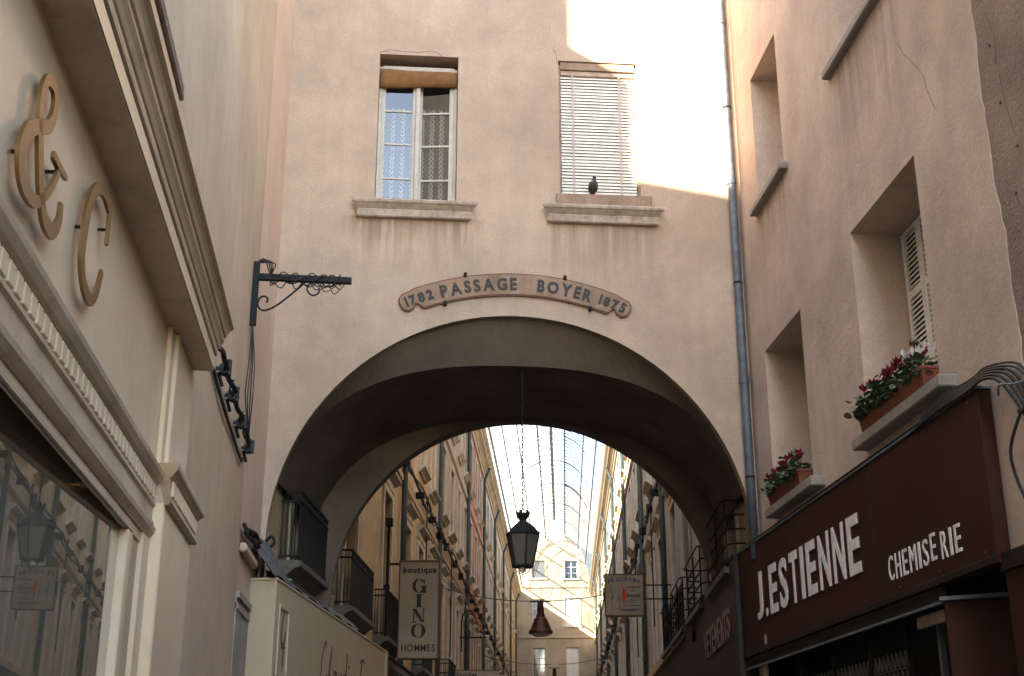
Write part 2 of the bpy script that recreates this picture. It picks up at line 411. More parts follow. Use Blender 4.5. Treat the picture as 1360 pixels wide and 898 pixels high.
# arch ring (soffit), vault, rear wall with its own arch
def curve_ring(f, y, dx=0, t0=None, foot=True):
    ts = angs if t0 is None else [t0+(math.pi-2*t0)*i/NA for i in range(NA+1)]
    p = [(f(t)[0]+dx, y, f(t)[1]) for t in ts]
    if foot: p = [(p[0][0], y, 0)] + p + [(p[-1][0], y, 0)]
    return p
surface('arch_rim', (.36, .275, .20), mottle=.3, streak=.4, fine=.14, bump=.4, stain=(.16, .12, .09), scale=2)
wb(MB().loft([curve_ring(curA, 16.0), curve_ring(curA, 16.12)], closed=False), 'arch_rim', 'arch_rim', arch, recalc=False)
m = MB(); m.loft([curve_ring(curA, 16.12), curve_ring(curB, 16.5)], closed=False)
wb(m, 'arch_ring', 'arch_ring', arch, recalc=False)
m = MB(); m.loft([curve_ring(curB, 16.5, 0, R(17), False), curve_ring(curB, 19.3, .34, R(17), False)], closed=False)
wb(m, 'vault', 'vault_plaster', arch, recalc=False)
m = MB(); C_ = [curC(t) for t in angs]
for y in (19.2, 19.52):
    for i in range(NA):
        (xa, za), (xb, zb) = C_[i], C_[i+1]
        m.quad((xa, y, za), (xb, y, zb), (xb, y, 16), (xa, y, 16))
    m.quad((-1.5, y, 0), (C_[0][0], y, 0), (C_[0][0], y, 16), (-1.5, y, 16))
    m.quad((C_[-1][0], y, 0), (5.0, y, 0), (5.0, y, 16), (C_[-1][0], y, 16))
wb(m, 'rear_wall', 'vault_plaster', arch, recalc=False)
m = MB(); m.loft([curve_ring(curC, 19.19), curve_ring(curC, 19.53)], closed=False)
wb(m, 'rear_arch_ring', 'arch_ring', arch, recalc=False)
m = MB(); m.add([(-1.9, 15.7, 16.0), (5.1, 15.7, 16.0), (5.1, 17.8, 17.0), (-1.9, 17.8, 17.0), (5.1, 19.9, 16.0), (-1.9, 19.9, 16.0),
                 (-1.9, 15.7, 15.9), (5.1, 15.7, 15.9), (5.1, 19.9, 15.9), (-1.9, 19.9, 15.9)],
                [(0, 1, 2, 3), (3, 2, 4, 5), (6, 7, 8, 9), (0, 1, 7, 6), (4, 5, 9, 8), (1, 2, 4, 8, 7), (0, 3, 5, 9, 6)])
wb(m, 'roof', 'roof_tile', arch)

def sill_profile(x0, x1, zt, name, parent, flip=False):
    """moulded stone sill: slab, cavetto and lower fascia, mitred at the ends"""
    prof = [(0, .235), (.16, .235), (.165, .215), (.155, .185), (.135, .175), (.11, .15), (.085, .125), (.075, .115), (.08, .10), (.08, .015), (.065, 0), (0, 0)]
    m = MB(); rings = []
    for end, sgn in ((x0, 1), (x1, -1)):
        rings.append([(end + sgn*(.165-p), 16-p, zt-.235+z) for p, z in prof])
    m.loft(rings)
    return m.build(name, 'sill_paint', parent, loc=tuple(-c for c in parent.location))
sill_profile(-.87, .86, 9.185, 'window_sill', arch)
sill_profile(1.73, 3.45, 9.20, 'window_sill', arch)

# casement window with lace curtain and rolled awning
m = MB()
yf = 16.16
x0, x1 = -.555, .555
m.box(x0, x0+.045, yf-.03, yf+.05, 9.2, 11.4); m.box(x1-.045, x1, yf-.03, yf+.05, 9.2, 11.4); m.box(x0+.045, x1-.045, yf-.03, yf+.05, 11.34, 11.42)
m.box(x0+.045, x1-.045, yf-.05, yf+.05, 9.19, 9.235)
frA = wb(m, 'window', 'white_wood', arch, bevel=.004)
rows = [(9.24, 9.63), (9.66, 10.165), (10.195, 10.69), (10.72, 11.33)]
for cx0, cx1, hinge, ang in ((-.51, -.012, -.51, .6), (.012, .51, .51, -7.0)):      # right leaf stands a little ajar
    m = MB(); a0, a1 = cx0-hinge, cx1-hinge
    m.box(a0, a0+.05, -.01, .035, 9.235, 11.34); m.box(a1-.062, a1, -.01, .035, 9.235, 11.34)
    for a, b in ((9.235, 9.255), (9.63, 9.66), (10.165, 10.195), (10.69, 10.72), (11.3, 11.34)): m.box(a0+.05, a1-.062, -.003, .03, a, b)
    c = m.build('casement', 'white_wood', arch, (hinge-arch.location.x, yf-arch.location.y, 0), R(ang), bevel=.004)
    for a, b in rows:
        j = rnd.uniform(-.004, .004); k = rnd.uniform(-.004, .004)
        MB().add([(a0+.045, .012+j, a-.005), (a1-.057, .012-j, a-.005), (a1-.057, .014-j+k, b+.005), (a0+.045, .014+j+k, b+.005)], [(0, 1, 2, 3)]).build('pane', 'pane_glass', c, recalc=False)
m = MB(); m.box(-.03, .03, yf-.045, yf-.01, 9.24, 11.34)
wb(m, 'meeting_stile', 'white_wood', arch, bevel=.008)
m = MB()
rings = []
for i in range(13):
    u = i/12; x = -.548 + 1.096*u; hh = .155 - .035*u + .006*math.sin(9*u); zc = 11.19 + .02*u
    rings.append([(x, 16.105 + .055*math.cos(a)*(1+.1*math.sin(3*a+u*4)), zc + hh*math.sin(a)*(1 + .04*math.sin(5*a+u*7))) for a in [2*math.pi*k/16 for k in range(16)]])
m.loft(rings); wb(m, 'rolled_awning', 'awning_cloth', arch, smooth=True)
# lace curtain (hangs behind the glass)
cu = thing('lace_curtain', 'patterned lace curtain behind the panes of the casement window', 'curtain', (0, 16.3, 9.2))
for a, b, lean in ((-.50, -.02, .0), (.02, .50, .0)):
    m = MB(); n = 40; top = []; bot = []
    for i in range(n+1):
        u = i/n; x = a+(b-a)*u; y = 16.31 + .018*math.sin(u*38) + .008*math.sin(u*71+1)
        top.append((x, y, 10.83)); bot.append((x, y+.004, 9.2))
    m.loft([bot, top], closed=False); wb(m, 'curtain_panel', 'lace_curtain', cu, smooth=True, recalc=False)
m = MB(); m.tube([(-.52, 16.31, 10.835), (.52, 16.31, 10.835)], .008); wb(m, 'curtain_rod', 'iron', cu)
wb(MB().box(-.8, .8, 16.75, 16.8, 8.9, 11.7), 'room_back', 'room_dark', arch)

# venetian blind window
m = MB(); m.box(2.0, 2.03, 16.03, 16.2, 9.2, 11.5); m.box(3.11, 3.14, 16.03, 16.2, 9.2, 11.5); m.box(2.03, 3.11, 16.02, 16.2, 11.42, 11.54)
wb(m, 'blind_frame', 'weathered_wood', arch, bevel=.004)
bl = wb(MB().box(2.04, 3.10, 16.05, 16.13, 11.345, 11.415), 'blind', 'sill_paint', arch)
m = MB(); pr = [(-.020, -.026), (-.016, -.006), (-.006, .013), (.008, .028), (.011, .026), (-.003, .010), (-.013, -.008), (-.017, -.027)]
m.loft([[(e, p, z) for p, z in pr] for e in (-.53, .53)])
slat = m.mesh('blind_white')
for i in range(39):
    o = link_mesh('slat', slat, bl, (2.57 + rnd.uniform(-.003, .003), 16.09, 9.44 + i*.0495)); o.rotation_euler = (rnd.uniform(-.06, .06), rnd.uniform(-.0035, .0035), 0)
for x in (2.21, 2.885):
    MB().box(x-.014, x+.014, 16.052, 16.056, 9.41, 11.35).build('tape', 'blind_tape', bl)
wb(MB().box(1.95, 3.3, 16.22, 16.26, 9.1, 11.6), 'window_back', 'room_dark', arch)
pk = MB().box(-.67, .67, -.045, 0, 0, .2).build('plank', 'weathered_wood', None, (2.615, 15.975, 9.203), bevel=.006)
pk.rotation_euler = (0, R(-.35), 0)
tag(pk, 'worn wooden board standing on the sill below the venetian blind', 'board')

# pigeon on the board
pg = thing('pigeon', 'dark pigeon perched on the wooden board in front of the blind', 'pigeon', (2.46, 15.95, 9.408))
rings = []
for (z, rx, ry, oy, ox) in ((.035, .012, .02, .07, 0), (.045, .036, .045, .035, 0), (.075, .052, .06, .005, 0), (.11, .056, .062, -.012, .002), (.145, .045, .048, -.022, .004), (.168, .028, .03, -.026, .008), (.185, .022, .023, -.028, .010), (.203, .023, .026, -.033, .012), (.22, .019, .021, -.034, .013), (.233, .006, .007, -.033, .013)):
    rings.append([(ox+rx*math.cos(a), oy+ry*math.sin(a), z) for a in [2*math.pi*k/14 for k in range(14)]])
m = MB().loft(rings); m.build('body', 'pigeon_grey', pg, smooth=True)
m = MB().loft([[(x*s_, y, z) for x, z in ((-.03, .05), (.03, .05), (.026, .04), (-.026, .04))] for y, s_, z in ((.05, 1, 0), (.12, .9, -.035))]); m.build('tail', 'pigeon_grey', pg)
for sx in (-1, 1):
    MB().loft([[(sx*(.047+.012*math.cos(a)) * k, y + .0, zc+rz_*math.sin(a)) for a in [2*math.pi*j/8 for j in range(8)]] for y, zc, rz_, k in ((-.05, .115, .01, .85), (-.02, .11, .036, 1.0), (.03, .085, .03, .95), (.085, .05, .008, .5))]).build('wing', 'pigeon_grey', pg, smooth=True)
    MB().tube([(sx*.018, -.005, .045), (sx*.02, -.012, 0.002), (sx*.021, -.03, .002)], .0035, 5).build('leg', 'pigeon_leg', pg)
MB().tube([(.013, -.052, .205), (.014, -.075, .197)], [.006, .001], 5).build('beak', 'iron', pg)

pg.scale = (1.15, 1.15, 1.15)
# hairline cracks and a pale plaster repair on the front
plain('crack_dark', (.16, .12, .10), .9)
plain('plaster_pale', (.60, .52, .45), .9, var=.18, scale=9)
def wall_crack(pts):
    P = [p + Vector((rnd.uniform(-.012, .012), 0, rnd.uniform(-.012, .012))) for p in smooth_path([(a, 16.0, b) for a, b in pts], 4)]
    wb(MB().tube(P, .004, 4), 'crack', 'crack_dark', arch)
wall_crack([(-.56, 11.56), (-.4, 11.60), (-.1, 11.58), (.2, 11.60), (.35, 11.52)])
wall_crack([(1.93, 11.75), (1.97, 11.6), (2.0, 11.5)])

# ------------------------------------------------------------------ curved name board over the arch
PC = (1.38, 4.43)
def pol(th, r, c): return (PC[0]+r*math.sin(th), 15.995-c, PC[1]+r*math.cos(th))
pq = thing('name_plaque', 'long curved wooden board lettered PASSAGE BOYER above the arch', 'sign', (1.38, 16, 7.7))
def plaque_outline(g):
    o = []
    N = 40; A1 = R(21.4); A2 = R(25.3)
    for i in range(N+1): o.append((-A1+2*A1*i/N, 3.75+g))
    o += [(R(22.4), 3.735+g), (R(24.2), 3.725+g), (A2-R(.3)+g*.25, 3.69+g*.5), (A2+g*.27, 3.62), (A2-R(.2)+g*.25, 3.53-g*.5), (R(24.2), 3.485-g), (R(22.9), 3.50-g), (R(22.3), 3.545-g), (R(21.7), 3.54-g), (R(21.4), 3.50-g), (R(20.9), 3.455-g)]
    for i in range(N+1): o.append((R(20.3)-2*R(20.3)*i/N, 3.45-g))
    for th, r in [(R(20.9), 3.455-g), (R(21.4), 3.50-g), (R(21.7), 3.54-g), (R(22.3), 3.545-g), (R(22.9), 3.50-g), (R(24.2), 3.485-g), (A2-R(.2)+g*.25, 3.53-g*.5), (A2+g*.27, 3.62), (A2-R(.3)+g*.25, 3.69+g*.5), (R(24.2), 3.725+g), (R(22.4), 3.735+g)]: o.append((-th, r))
    return o
wb(MB().prism(plaque_outline(.012), .0, .028, pol), 'rim', 'plaque_rim', pq)
wb(MB().prism(plaque_outline(-.008), .028, .04, pol), 'board', 'plaque_wood', pq)
def arc_text(txt, a0, a1, r, ht, bold, mat, gap=.16):
    ws = [glyph(c, bold)[2][0] for c in txt]; tot = sum(ws)+gap*(len(ws)-1); k = (a1-a0)/tot; a = a0
    for c, wd in zip(txt, ws):
        m = MB(); am = a+wd*k/2; W_ = wd*k*r
        def fn(x, y, d, am=am, W_=W_):
            t = Vector(pol(am, r, .041+d)); rad = Vector((math.sin(am), 0, math.cos(am))); tg = Vector((math.cos(am), 0, -math.sin(am)))
            return tuple(t + tg*(x-W_/2) + rad*y)
        letter(m, c, 0, 0, W_, ht, .006, fn, bold)
        wb(m, 'letter', mat, pq, recalc=False); a += (wd+gap)*k
arc_text('PASSAGE', R(-16.4), R(.2), 3.51, .18, .04, 'worn_letter')
arc_text('BOYER', R(4.6), R(16.6), 3.51, .18, .04, 'black_letter')
arc_text('1782', R(-24.2), R(-18), 3.53, .145, .05, 'black_letter')
arc_text('1875', R(18.3), R(24.3), 3.53, .145, .05, 'black_letter')
for a, r in ((-10.4, 3.775), (10.2, 3.775), (-16, 3.43), (17, 3.43)):
    p = pol(R(a), r, 0); wb(MB().box(p[0]-.022, p[0]+.022, 15.93, 15.998, p[2]-.03, p[2]+.03), 'fixing_lug', 'iron', pq, bevel=.006)

# ------------------------------------------------------------------ downpipe in the corner
dp = thing('downpipe', 'blue grey zinc downpipe in the corner beside the archway', 'drainpipe', (4.41, 15.88, 4.4))
wb(MB().tube([(4.41, 15.88, z) for z in (4.35, 6, 8, 10, 12, 15.6)], .058, 14), 'pipe', 'pipe_blue_grey', dp, smooth=True)
for z in (6.68, 9.6, 12.2): wb(MB().tube([(4.41, 15.88, z), (4.41, 15.88, z+.09)], .068, 14), 'joint_collar', 'pipe_blue_grey', dp)
for z in (5.4, 8.1, 10.8): wb(MB().tube([(4.41, 15.88, z), (4.41, 15.88, z+.03)], .064, 14).box(4.40, 4.42, 15.93, 16.0, z, z+.03), 'pipe_clip', 'iron', dp)

# ------------------------------------------------------------------ left building with the cream shopfront
LR = (-1.8, 14.0, 0.0); LZ = R(2.0)
lb = thing('shop_building', 'tall cream stucco building with moulded shopfront and bronze letters', 'building', LR, LZ)
FL = lambda u, w_, z: (w_, u, z)
m = MB(); wall(m, -12, 0, 0, 4.47, [(-12, -6.7, .5, 2.93), (-12, -4.9, 2.93, 4.47), (-6.7, -4.9, 0, 2.93)], .02, FL)
m = MB(); m.quad((0, -4.95, 0), (0, 0, 0), (0, 0, 4.47), (0, -4.95, 4.47))
# upper wall: tall, then an unseen low stretch with a sloping top, shaped to pass the sun patch, then tall again
m.quad((0, -12, 4.47), (0, -2.93, 4.47), (0, -2.93, 18.5), (0, -12, 18.5))
m.quad((0, -2.93, 4.47), (0, -1.1, 4.47), (0, -1.1, 12.15), (0, -2.93, 13.15))
m.quad((0, -1.1, 4.47), (0, 0, 4.47), (0, 0, 17.5), (0, -1.1, 17.5))
lb_wall = m.build('upper_wall', 'stucco_left', lb, recalc=False)
k = 6
dlx, dly = -1.114*math.cos(LZ)-.871*math.sin(LZ), 1.114*math.sin(LZ)-.871*math.cos(LZ)  # sun direction in wall axes; the unseen end is cut along it
fp = lambda a, b, c: (a, b, c)
m = MB(); m.prism([(-.62, -12), (-.62, -3.45), (dlx*k, -2.93+dly*k), (dlx*k, -12)], 0, 18.4, fp)
m.prism([(-.003, -11.99), (-.003, -2.94), (-.62, -3.46), (-.62, -11.99)], 4.48, 18.4, fp)
m.build('side_volume', 'stucco_left', lb)
m = MB(); m.prism([(-.003, -1.09), (-.003, 1.95), (-6, 1.95), (-6, -1.09)], 0, 17.4, fp); m.build('north_volume', 'stucco_left', lb)
m = MB()
m.add([(-.004, -1.1, 11.3), (-.004, -2.93, 11.3), (dlx*5, -2.93+dly*5, 11.3), (dlx*5, -1.1, 11.3), (-.004, -1.1, 12.14), (-.004, -2.93, 13.14), (dlx*5, -2.93+dly*5, 13.1), (dlx*5, -1.1, 12.1)], [(0, 1, 2, 3), (4, 5, 6, 7), (0, 1, 5, 4), (1, 2, 6, 5), (2, 3, 7, 6), (3, 0, 4, 7)])
m.build('sun_gap_roof', 'roof_tile', lb)  # added out of view; its sloping edge bounds the sun patch from below
MB().box(-3.5, -.003, -1.70, -1.09, 11.5, 14.1).build('shade_block', 'stucco_left', lb)  # unseen block added to keep the sun off most of the blind
# return of the wall between the shop building and the archway
st = MB(); st.quad((-1.798, 14.0, 0), (-1.8, 16, 0), (-1.8, 16, 17.4), (-1.798, 14.0, 17.4))
wb(st, 'side_return', 'stucco_strip', arch, recalc=False)

def run(prof, y0, y1, name, mat, parent, mitre0=0, mitre1=0, loc=None):
    """moulding: profile (out, z) carried along y"""
    r0 = [(p, y0 + mitre0*p, z) for p, z in prof]; r1 = [(p, y1 + mitre1*p, z) for p, z in prof]
    return MB().loft([r0, r1]).build(name, mat, parent, loc=loc)
# frieze and upper pilaster strips
MB().box(-.3, 0.0, -12, -4.95, 3.46, 4.50).build('frieze', 'cream_paint', lb)
MB().box(0.0, .035, -5.98, -5.83, 3.50, 4.46).box(0.0, .06, -5.83, -4.98, 3.50, 4.46).build('frieze_pilaster', 'cream_paint', lb, bevel=.008)
run([(0, 4.46), (.20, 4.46), (.20, 4.575), (.218, 4.582), (.222, 4.60), (.222, 4.625), (.232, 4.632), (.245, 4.66), (.262, 4.685), (.262, 4.71), (.275, 4.718), (.285, 4.745), (.30, 4.77), (.325, 4.785), (.325, 4.845), (.24, 4.88), (0, 4.92)], -12, -5.05, 'cornice', 'cream_moulding', lb)
MB().box(.204, .206, -12, -5.06, 4.468, 4.565).build('cornice_fascia', 'cream_paint', lb)
MB().add([(.20, -12, 4.885), (.35, -12, 4.855), (.36, -12, 4.91), (.21, -12, 4.94), (.20, -8.35, 4.885), (.34, -8.22, 4.855), (.35, -8.3, 4.91), (.21, -8.4, 4.94)], [(0, 1, 2, 3), (4, 5, 6, 7), (0, 1, 5, 4), (1, 2, 6, 5), (2, 3, 7, 6), (3, 0, 4, 7)]).build('capping_board', 'weathered_wood', lb, bevel=.01)
run([(-.02, 3.05), (.02, 3.05), (.035, 3.06), (.055, 3.085), (.06, 3.11), (.045, 3.125), (.045, 3.15), (.03, 3.16), (.03, 3.24), (.045, 3.25), (.045, 3.27), (.025, 3.28), (.025, 3.38), (.04, 3.385), (.055, 3.40), (.075, 3.435), (.08, 3.46), (.06, 3.485), (-.02, 3.50)], -12, -6.07, 'entablature', 'cream_moulding', lb)
MB().box(-.02, .012, -12, -6.30, 2.985, 3.05).build('head_board', 'cream_paint', lb, bevel=.006)
MB().box(.0, .022, -12, -6.62, 2.985, 3.003).build('head_bead', 'cream_moulding', lb)
dm = MB().box(.02, .043, 0, .084, 3.288, 3.376).mesh('cream_paint', bevel=.004)
y = -11.9
while y < -6.16:
    link_mesh('dentil', dm, lb, (0, y, 0)); y += .110
# pilaster and its bracketed capital
MB().box(-.1, .10, -6.07, -4.70, 0, 3.28).build('pilaster', 'cream_paint', lb, bevel=.01)
MB().box(-.1, .03, -6.30, -6.07, 0, 3.05).build('casing', 'cream_paint', lb, bevel=.006)
cpt = [(.10, 3.26), (.125, 3.26), (.14, 3.275), (.14, 3.30), (.125, 3.315), (.12, 3.32), (.12, 3.43), (.135, 3.435), (.15, 3.455), (.17, 3.47), (.175, 3.49), (.175, 3.51), (.15, 3.525), (.0, 3.54)]
m = MB(); rings = []
for yy, sgn in ((-6.07, -1), (-4.70, 1)):
    rings.append([(p, yy+sgn*(p-.10)*.85, z) for p, z in cpt] + [(0, yy, 3.26)])
m.loft(rings); m.build('capital', 'cream_moulding', lb)
dm2 = MB().box(.118, .136, 0, .098, 3.328, 3.424).mesh('cream_paint', bevel=.004)
for i in range(11): link_mesh('dentil', dm2, lb, (0, -6.0+i*.117, 0))
# display window
m = MB(); m.box(-.5, -.02, -12, -6.62, 3.26, 3.30); m.box(-.05, .02, -6.75, -6.62, .5, 2.985); m.box(-.06, .03, -12, -6.3, .3, .5)
wf = m.build('display_window', 'cream_paint', lb, bevel=.008)
MB().box(-.06, .0, -6.62, -6.30, .5, 3.035).build('window_jamb', 'cream_moulding', lb, bevel=.006)
MB().quad((-.214, -12, .5), (-.03, -6.74, .5), (-.03, -6.74, 3.26), (-.214, -12, 3.26)).build('pane', 'shop_glass', wf, recalc=False)
plain('display_cloth', (.20, .19, .12), .9)
MB().box(-.60, -.58, -12, -6.3, .3, 3.27).build('display_back', 'display_cloth', lb)
MB().box(-.58, -.07, -6.5, -6.45, .3, 3.27).build('display_side', 'cream_paint', lb)
MB().box(-.58, -.07, -12, -6.5, .28, .48).build('display_floor', 'weathered_wood', lb)

def left_thing(name, label, cat, y, z, x=0, group=None):
    p = Matrix.Rotation(LZ, 4, 'Z') @ Vector((x, y, 0)) + Vector(LR)
    return thing(name, label, cat, (p.x, p.y, z), LZ, group), (-x, -y, -z)
FT = lambda a, b, c: (.035+c, a, b)
AMP = [(-9.145, 3.851), (-9.148, 3.766), (-9.226, 3.689), (-9.342, 3.678), (-9.411, 3.709), (-9.485, 3.785), (-9.558, 3.908), (-9.602, 4.012), (-9.609, 4.097), (-9.567, 4.176), (-9.459, 4.201), (-9.415, 4.133), (-9.467, 4.029), (-9.617, 3.947), (-9.725, 3.865), (-9.77, 3.765), (-9.732, 3.693), (-9.635, 3.665), (-9.508, 3.687), (-9.391, 3.767), (-9.285, 3.884), (-9.255, 3.958), (-9.35, 3.964)]
o, off = left_thing('ampersand_letter', 'large bronze ampersand standing off the cream frieze', 'letter', -9.45, 3.66)
wds = [1.3*q for q in (.03, .04, .05, .05, .05, .055, .055, .05, .045, .035, .045, .05, .045, .045, .06, .07, .065, .05, .04, .03, .025, .03, .03)]
lbuild(ribbon(MB(), AMP, wds, 0, .016, FT), 'stroke', 'bronze_letter', o, off)
lbuild(ribbon(MB(), [(-9.361, 3.959), (-9.255, 3.962), (-9.124, 3.974)], [.02, .035, .02], .002, .018, FT), 'serif', 'bronze_letter', o, off)
lbuild(MB().tube([(0, -9.73, 3.78), (.04, -9.73, 3.78)], .008).tube([(0, -9.27, 3.93), (.04, -9.27, 3.93)], .008), 'pin', 'iron', o, off)
o, off = left_thing('capital_c_letter', 'large bronze letter C standing off the cream frieze', 'letter', -8.45, 3.69)
lbuild(ribbon(MB(), [(-8.261, 4.229), (-8.406, 4.25), (-8.548, 4.21), (-8.652, 4.103), (-8.698, 3.952), (-8.694, 3.809), (-8.608, 3.719), (-8.461, 3.695), (-8.346, 3.767), (-8.273, 3.907)], [1.3*q for q in (.03, .035, .045, .06, .068, .062, .05, .045, .04, .03)], 0, .016, FT), 'stroke', 'bronze_letter', o, off)
lbuild(ribbon(MB(), [(-8.267, 4.257), (-8.25, 4.15), (-8.242, 4.059)], [.02, .035, .03], .002, .018, FT), 'serif', 'bronze_letter', o, off)
lbuild(MB().tube([(0, -8.69, 3.95), (.04, -8.69, 3.95)], .008).tube([(0, -8.26, 4.13), (.04, -8.26, 4.13)], .008), 'pin', 'iron', o, off)

# iron wall bracket with old wires
o, off = left_thing('wall_bracket', 'black iron wall bracket with scroll brace wrapped in wires', 'bracket', -.6, 6.42)
lbuild(MB().box(.0, .07, -.635, -.565, 6.42, 7.17), 'post', 'iron', o, off, bevel=.006)
lbuild(MB().box(.07, 1.09, -.63, -.57, 6.955, 7.03), 'arm', 'iron', o, off, bevel=.006)
sp = [(.07+.16*t + .02, -.6, 6.60) for t in (0,)]
br = [(.58, -.6, 6.955), (.45, -.6, 6.82), (.30, -.6, 6.68), (.20, -.6, 6.615), (.12, -.6, 6.60), (.075, -.6, 6.66), (.09, -.6, 6.74), (.145, -.6, 6.765), (.18, -.6, 6.73), (.165, -.6, 6.69)]
lbuild(MB().tube(smooth_path(br, 5), .011, 6), 'brace', 'iron', o, off, smooth=True)
sc = [(.64, -.6, 6.955), (.60, -.6, 6.87), (.66, -.6, 6.80), (.73, -.6, 6.83), (.735, -.6, 6.89)]
lbuild(MB().tube(smooth_path(sc, 5), .010, 6), 'scroll', 'iron', o, off, smooth=True)
o, off = left_thing('bracket_wires', 'loose black wires twisted round the iron wall bracket and hanging below', 'wires', -.6, 5.0)
m = MB()
for j in range(5):
    pts = [(.03, -.6, 7.16), (.12+.03*j, -.6-.02*j, 7.21-.02*j)]
    for i in range(9): pts.append((.2+i*.095+rnd.uniform(-.02, .02), -.6+.05*math.sin(i*1.7+j), 6.99+.06*math.cos(i*1.7+j*1.3) - (.05 if i % 3 == j % 3 else 0)))
    m.tube(smooth_path(pts, 5), .007, 5)
for j in range(3): m.tube(smooth_path([(.64+.1*j, -.6, 6.95), (.70+.1*j, -.62, 6.86-.02*j), (.80+.09*j, -.6, 6.90), (.86+.08*j, -.6, 6.96)], 5), .006, 5)
for j in range(4):
    q = rnd.uniform(-.03, .03)
    m.tube(smooth_path([(.03, -.6+.02*j-.03, 6.45), (.03+.015*j, -.66+.04*j+q, 6.0), (.02+.02*j, -.68+.07*j-q, 5.6), (.04, -.45+.09*j, 5.33), (.05, -.3+.05*j, 5.22-.02*j), (.03, -.42+.03*j, 5.33)], 6), .0065, 5)
lbuild(m, 'wire', 'cable_black', o, off, smooth=True)
# heavy cable on insulator clamps
o, off = left_thing('insulator_cable', 'heavy black cable on clamps running below the shop cornice end', 'cable', -2, 5.0)
m = MB(); pts = [(.10, -3.9, 5.02), (.09, -3.62, 5.09)]
for i in range(13): pts.append((.09+.012*math.sin(i*2), -3.45+i*.24, 5.07-.02*math.sin(i*1.3)))
m.tube(smooth_path(pts, 4), .024, 8); lbuild(m, 'cable', 'cable_black', o, off, smooth=True)
m = MB(); pts = [(.02, -4.0, 5.0), (.02, -3.5, 4.93), (.03, -2.5, 4.86), (.02, -1.5, 4.88), (.03, -.75, 4.86), (.03, -.5, 4.95)]
m.tube(smooth_path(pts, 6), .016, 6); lbuild(m, 'lower_cable', 'cable_black', o, off, smooth=True)
for yy in (-3.25, -2.45, -1.5, -.5):
    m = MB().tube([(0, yy, 5.06), (.13, yy, 5.06)], .02, 8).tube([(.07, yy-.05, 5.05), (.07, yy+.05, 5.05)], .05, 8).tube([(.11, yy, 5.0), (.11, yy, 5.14)], .024, 8)
    m.tube([(.02, yy+.03, 5.03), (.05, yy+.10, 4.93)], .018, 6); lbuild(m, 'insulator_clamp', 'cable_black', o, off)
m = MB()
for i in range(26):
    t = i/25; m.tube([(.09+.035*math.cos(i*1.4), -3.4+2.9*t, 5.07+.035*math.sin(i*1.4)), (.09+.035*math.cos((i+1)*1.4), -3.4+2.9*(t+.04), 5.07+.035*math.sin((i+1)*1.4))], .009, 5)
lbuild(m, 'twisted_wire', 'cable_black', o, off)

# houses lining the street behind the viewpoint, out of the picture: they shade the street
sh_ = thing('street_house', 'tall stucco house next to the cream shop building, outside the picture', 'building', (-5.4, -11, 0))
wb(MB().box(-9.4, -1.38, -24, 1.8, 0, 17.5), 'wall', 'stucco_left', sh_); wb(MB().box(-9.6, -1.1, -24.2, 1.9, 17.5, 17.8), 'roof', 'roof_tile', sh_)
sh_ = thing('street_house', 'stucco house next to the rough plastered house, outside the picture', 'building', (8, -11, 0))
wb(MB().box(4.7, 12, -24, .95, 0, 5.0), 'wall', 'stucco_right', sh_); wb(MB().box(4.4, 12.2, -24.2, .98, 5.0, 5.3), 'roof', 'roof_tile', sh_)

# ------------------------------------------------------------------ right building
RX = 4.52
FR = lambda u, w_, z: (RX-w_, u, z)
rb = thing('corner_building', 'pale pink stucco house with deep window recesses above the brown shop sign', 'building', (6, 12, 0))
RW = [(13.85, 15.02, 8.86, 10.76), (10.1, 11.72, 9.08, 11.3), (10.12, 11.87, 4.86, 7.07), (13.68, 15.22, 4.83, 6.91)]
m = MB(); wall(m, 9.05, 16.0, 3.23, 14.2, RW, .58, FR)
zz = 3.23; pts = []
while zz < 14.2:
    pts.append((8.70 + .03*math.sin(zz*2.1) + .015*math.sin(zz*7.3+1) + rnd.uniform(-.018, .018) - max(0, (5.2-zz))*.05, zz)); zz += .11
pts.append((8.7, 14.2))
for (ua, za), (ub, zb) in zip(pts, pts[1:]):
    m.quad(FR(ua, 0, za), FR(9.05, 0, za), FR(9.05, 0, zb), FR(ub, 0, zb))
    m.quad(FR(ua, 0, za), FR(ub, 0, zb), FR(ub, -.012, zb), FR(ua, -.012, za))
wb(m, 'facade', 'stucco_right', rb, recalc=False)
wb(MB().box(5.12, 11, 8.75, 16.6, 0, 14.1), 'core', 'room_dark', rb)
wb(MB().box(4.3, 11, 8.75, 16.0, 14.15, 14.4), 'roof', 'roof_tile', rb)
for (a, b, zs, ov) in ((13.72, 15.15, 8.86, .10), (9.98, 12.05, 9.08, .09), (9.78, 11.95, 4.86, .16), (13.3, 15.15, 4.83, .16)):
    t = .09 if ov < .15 else .105
    wb(MB().box(RX-ov, RX+.45, a, b, zs-t, zs+.004), 'window_sill', 'grey_stone', rb, bevel=.012)
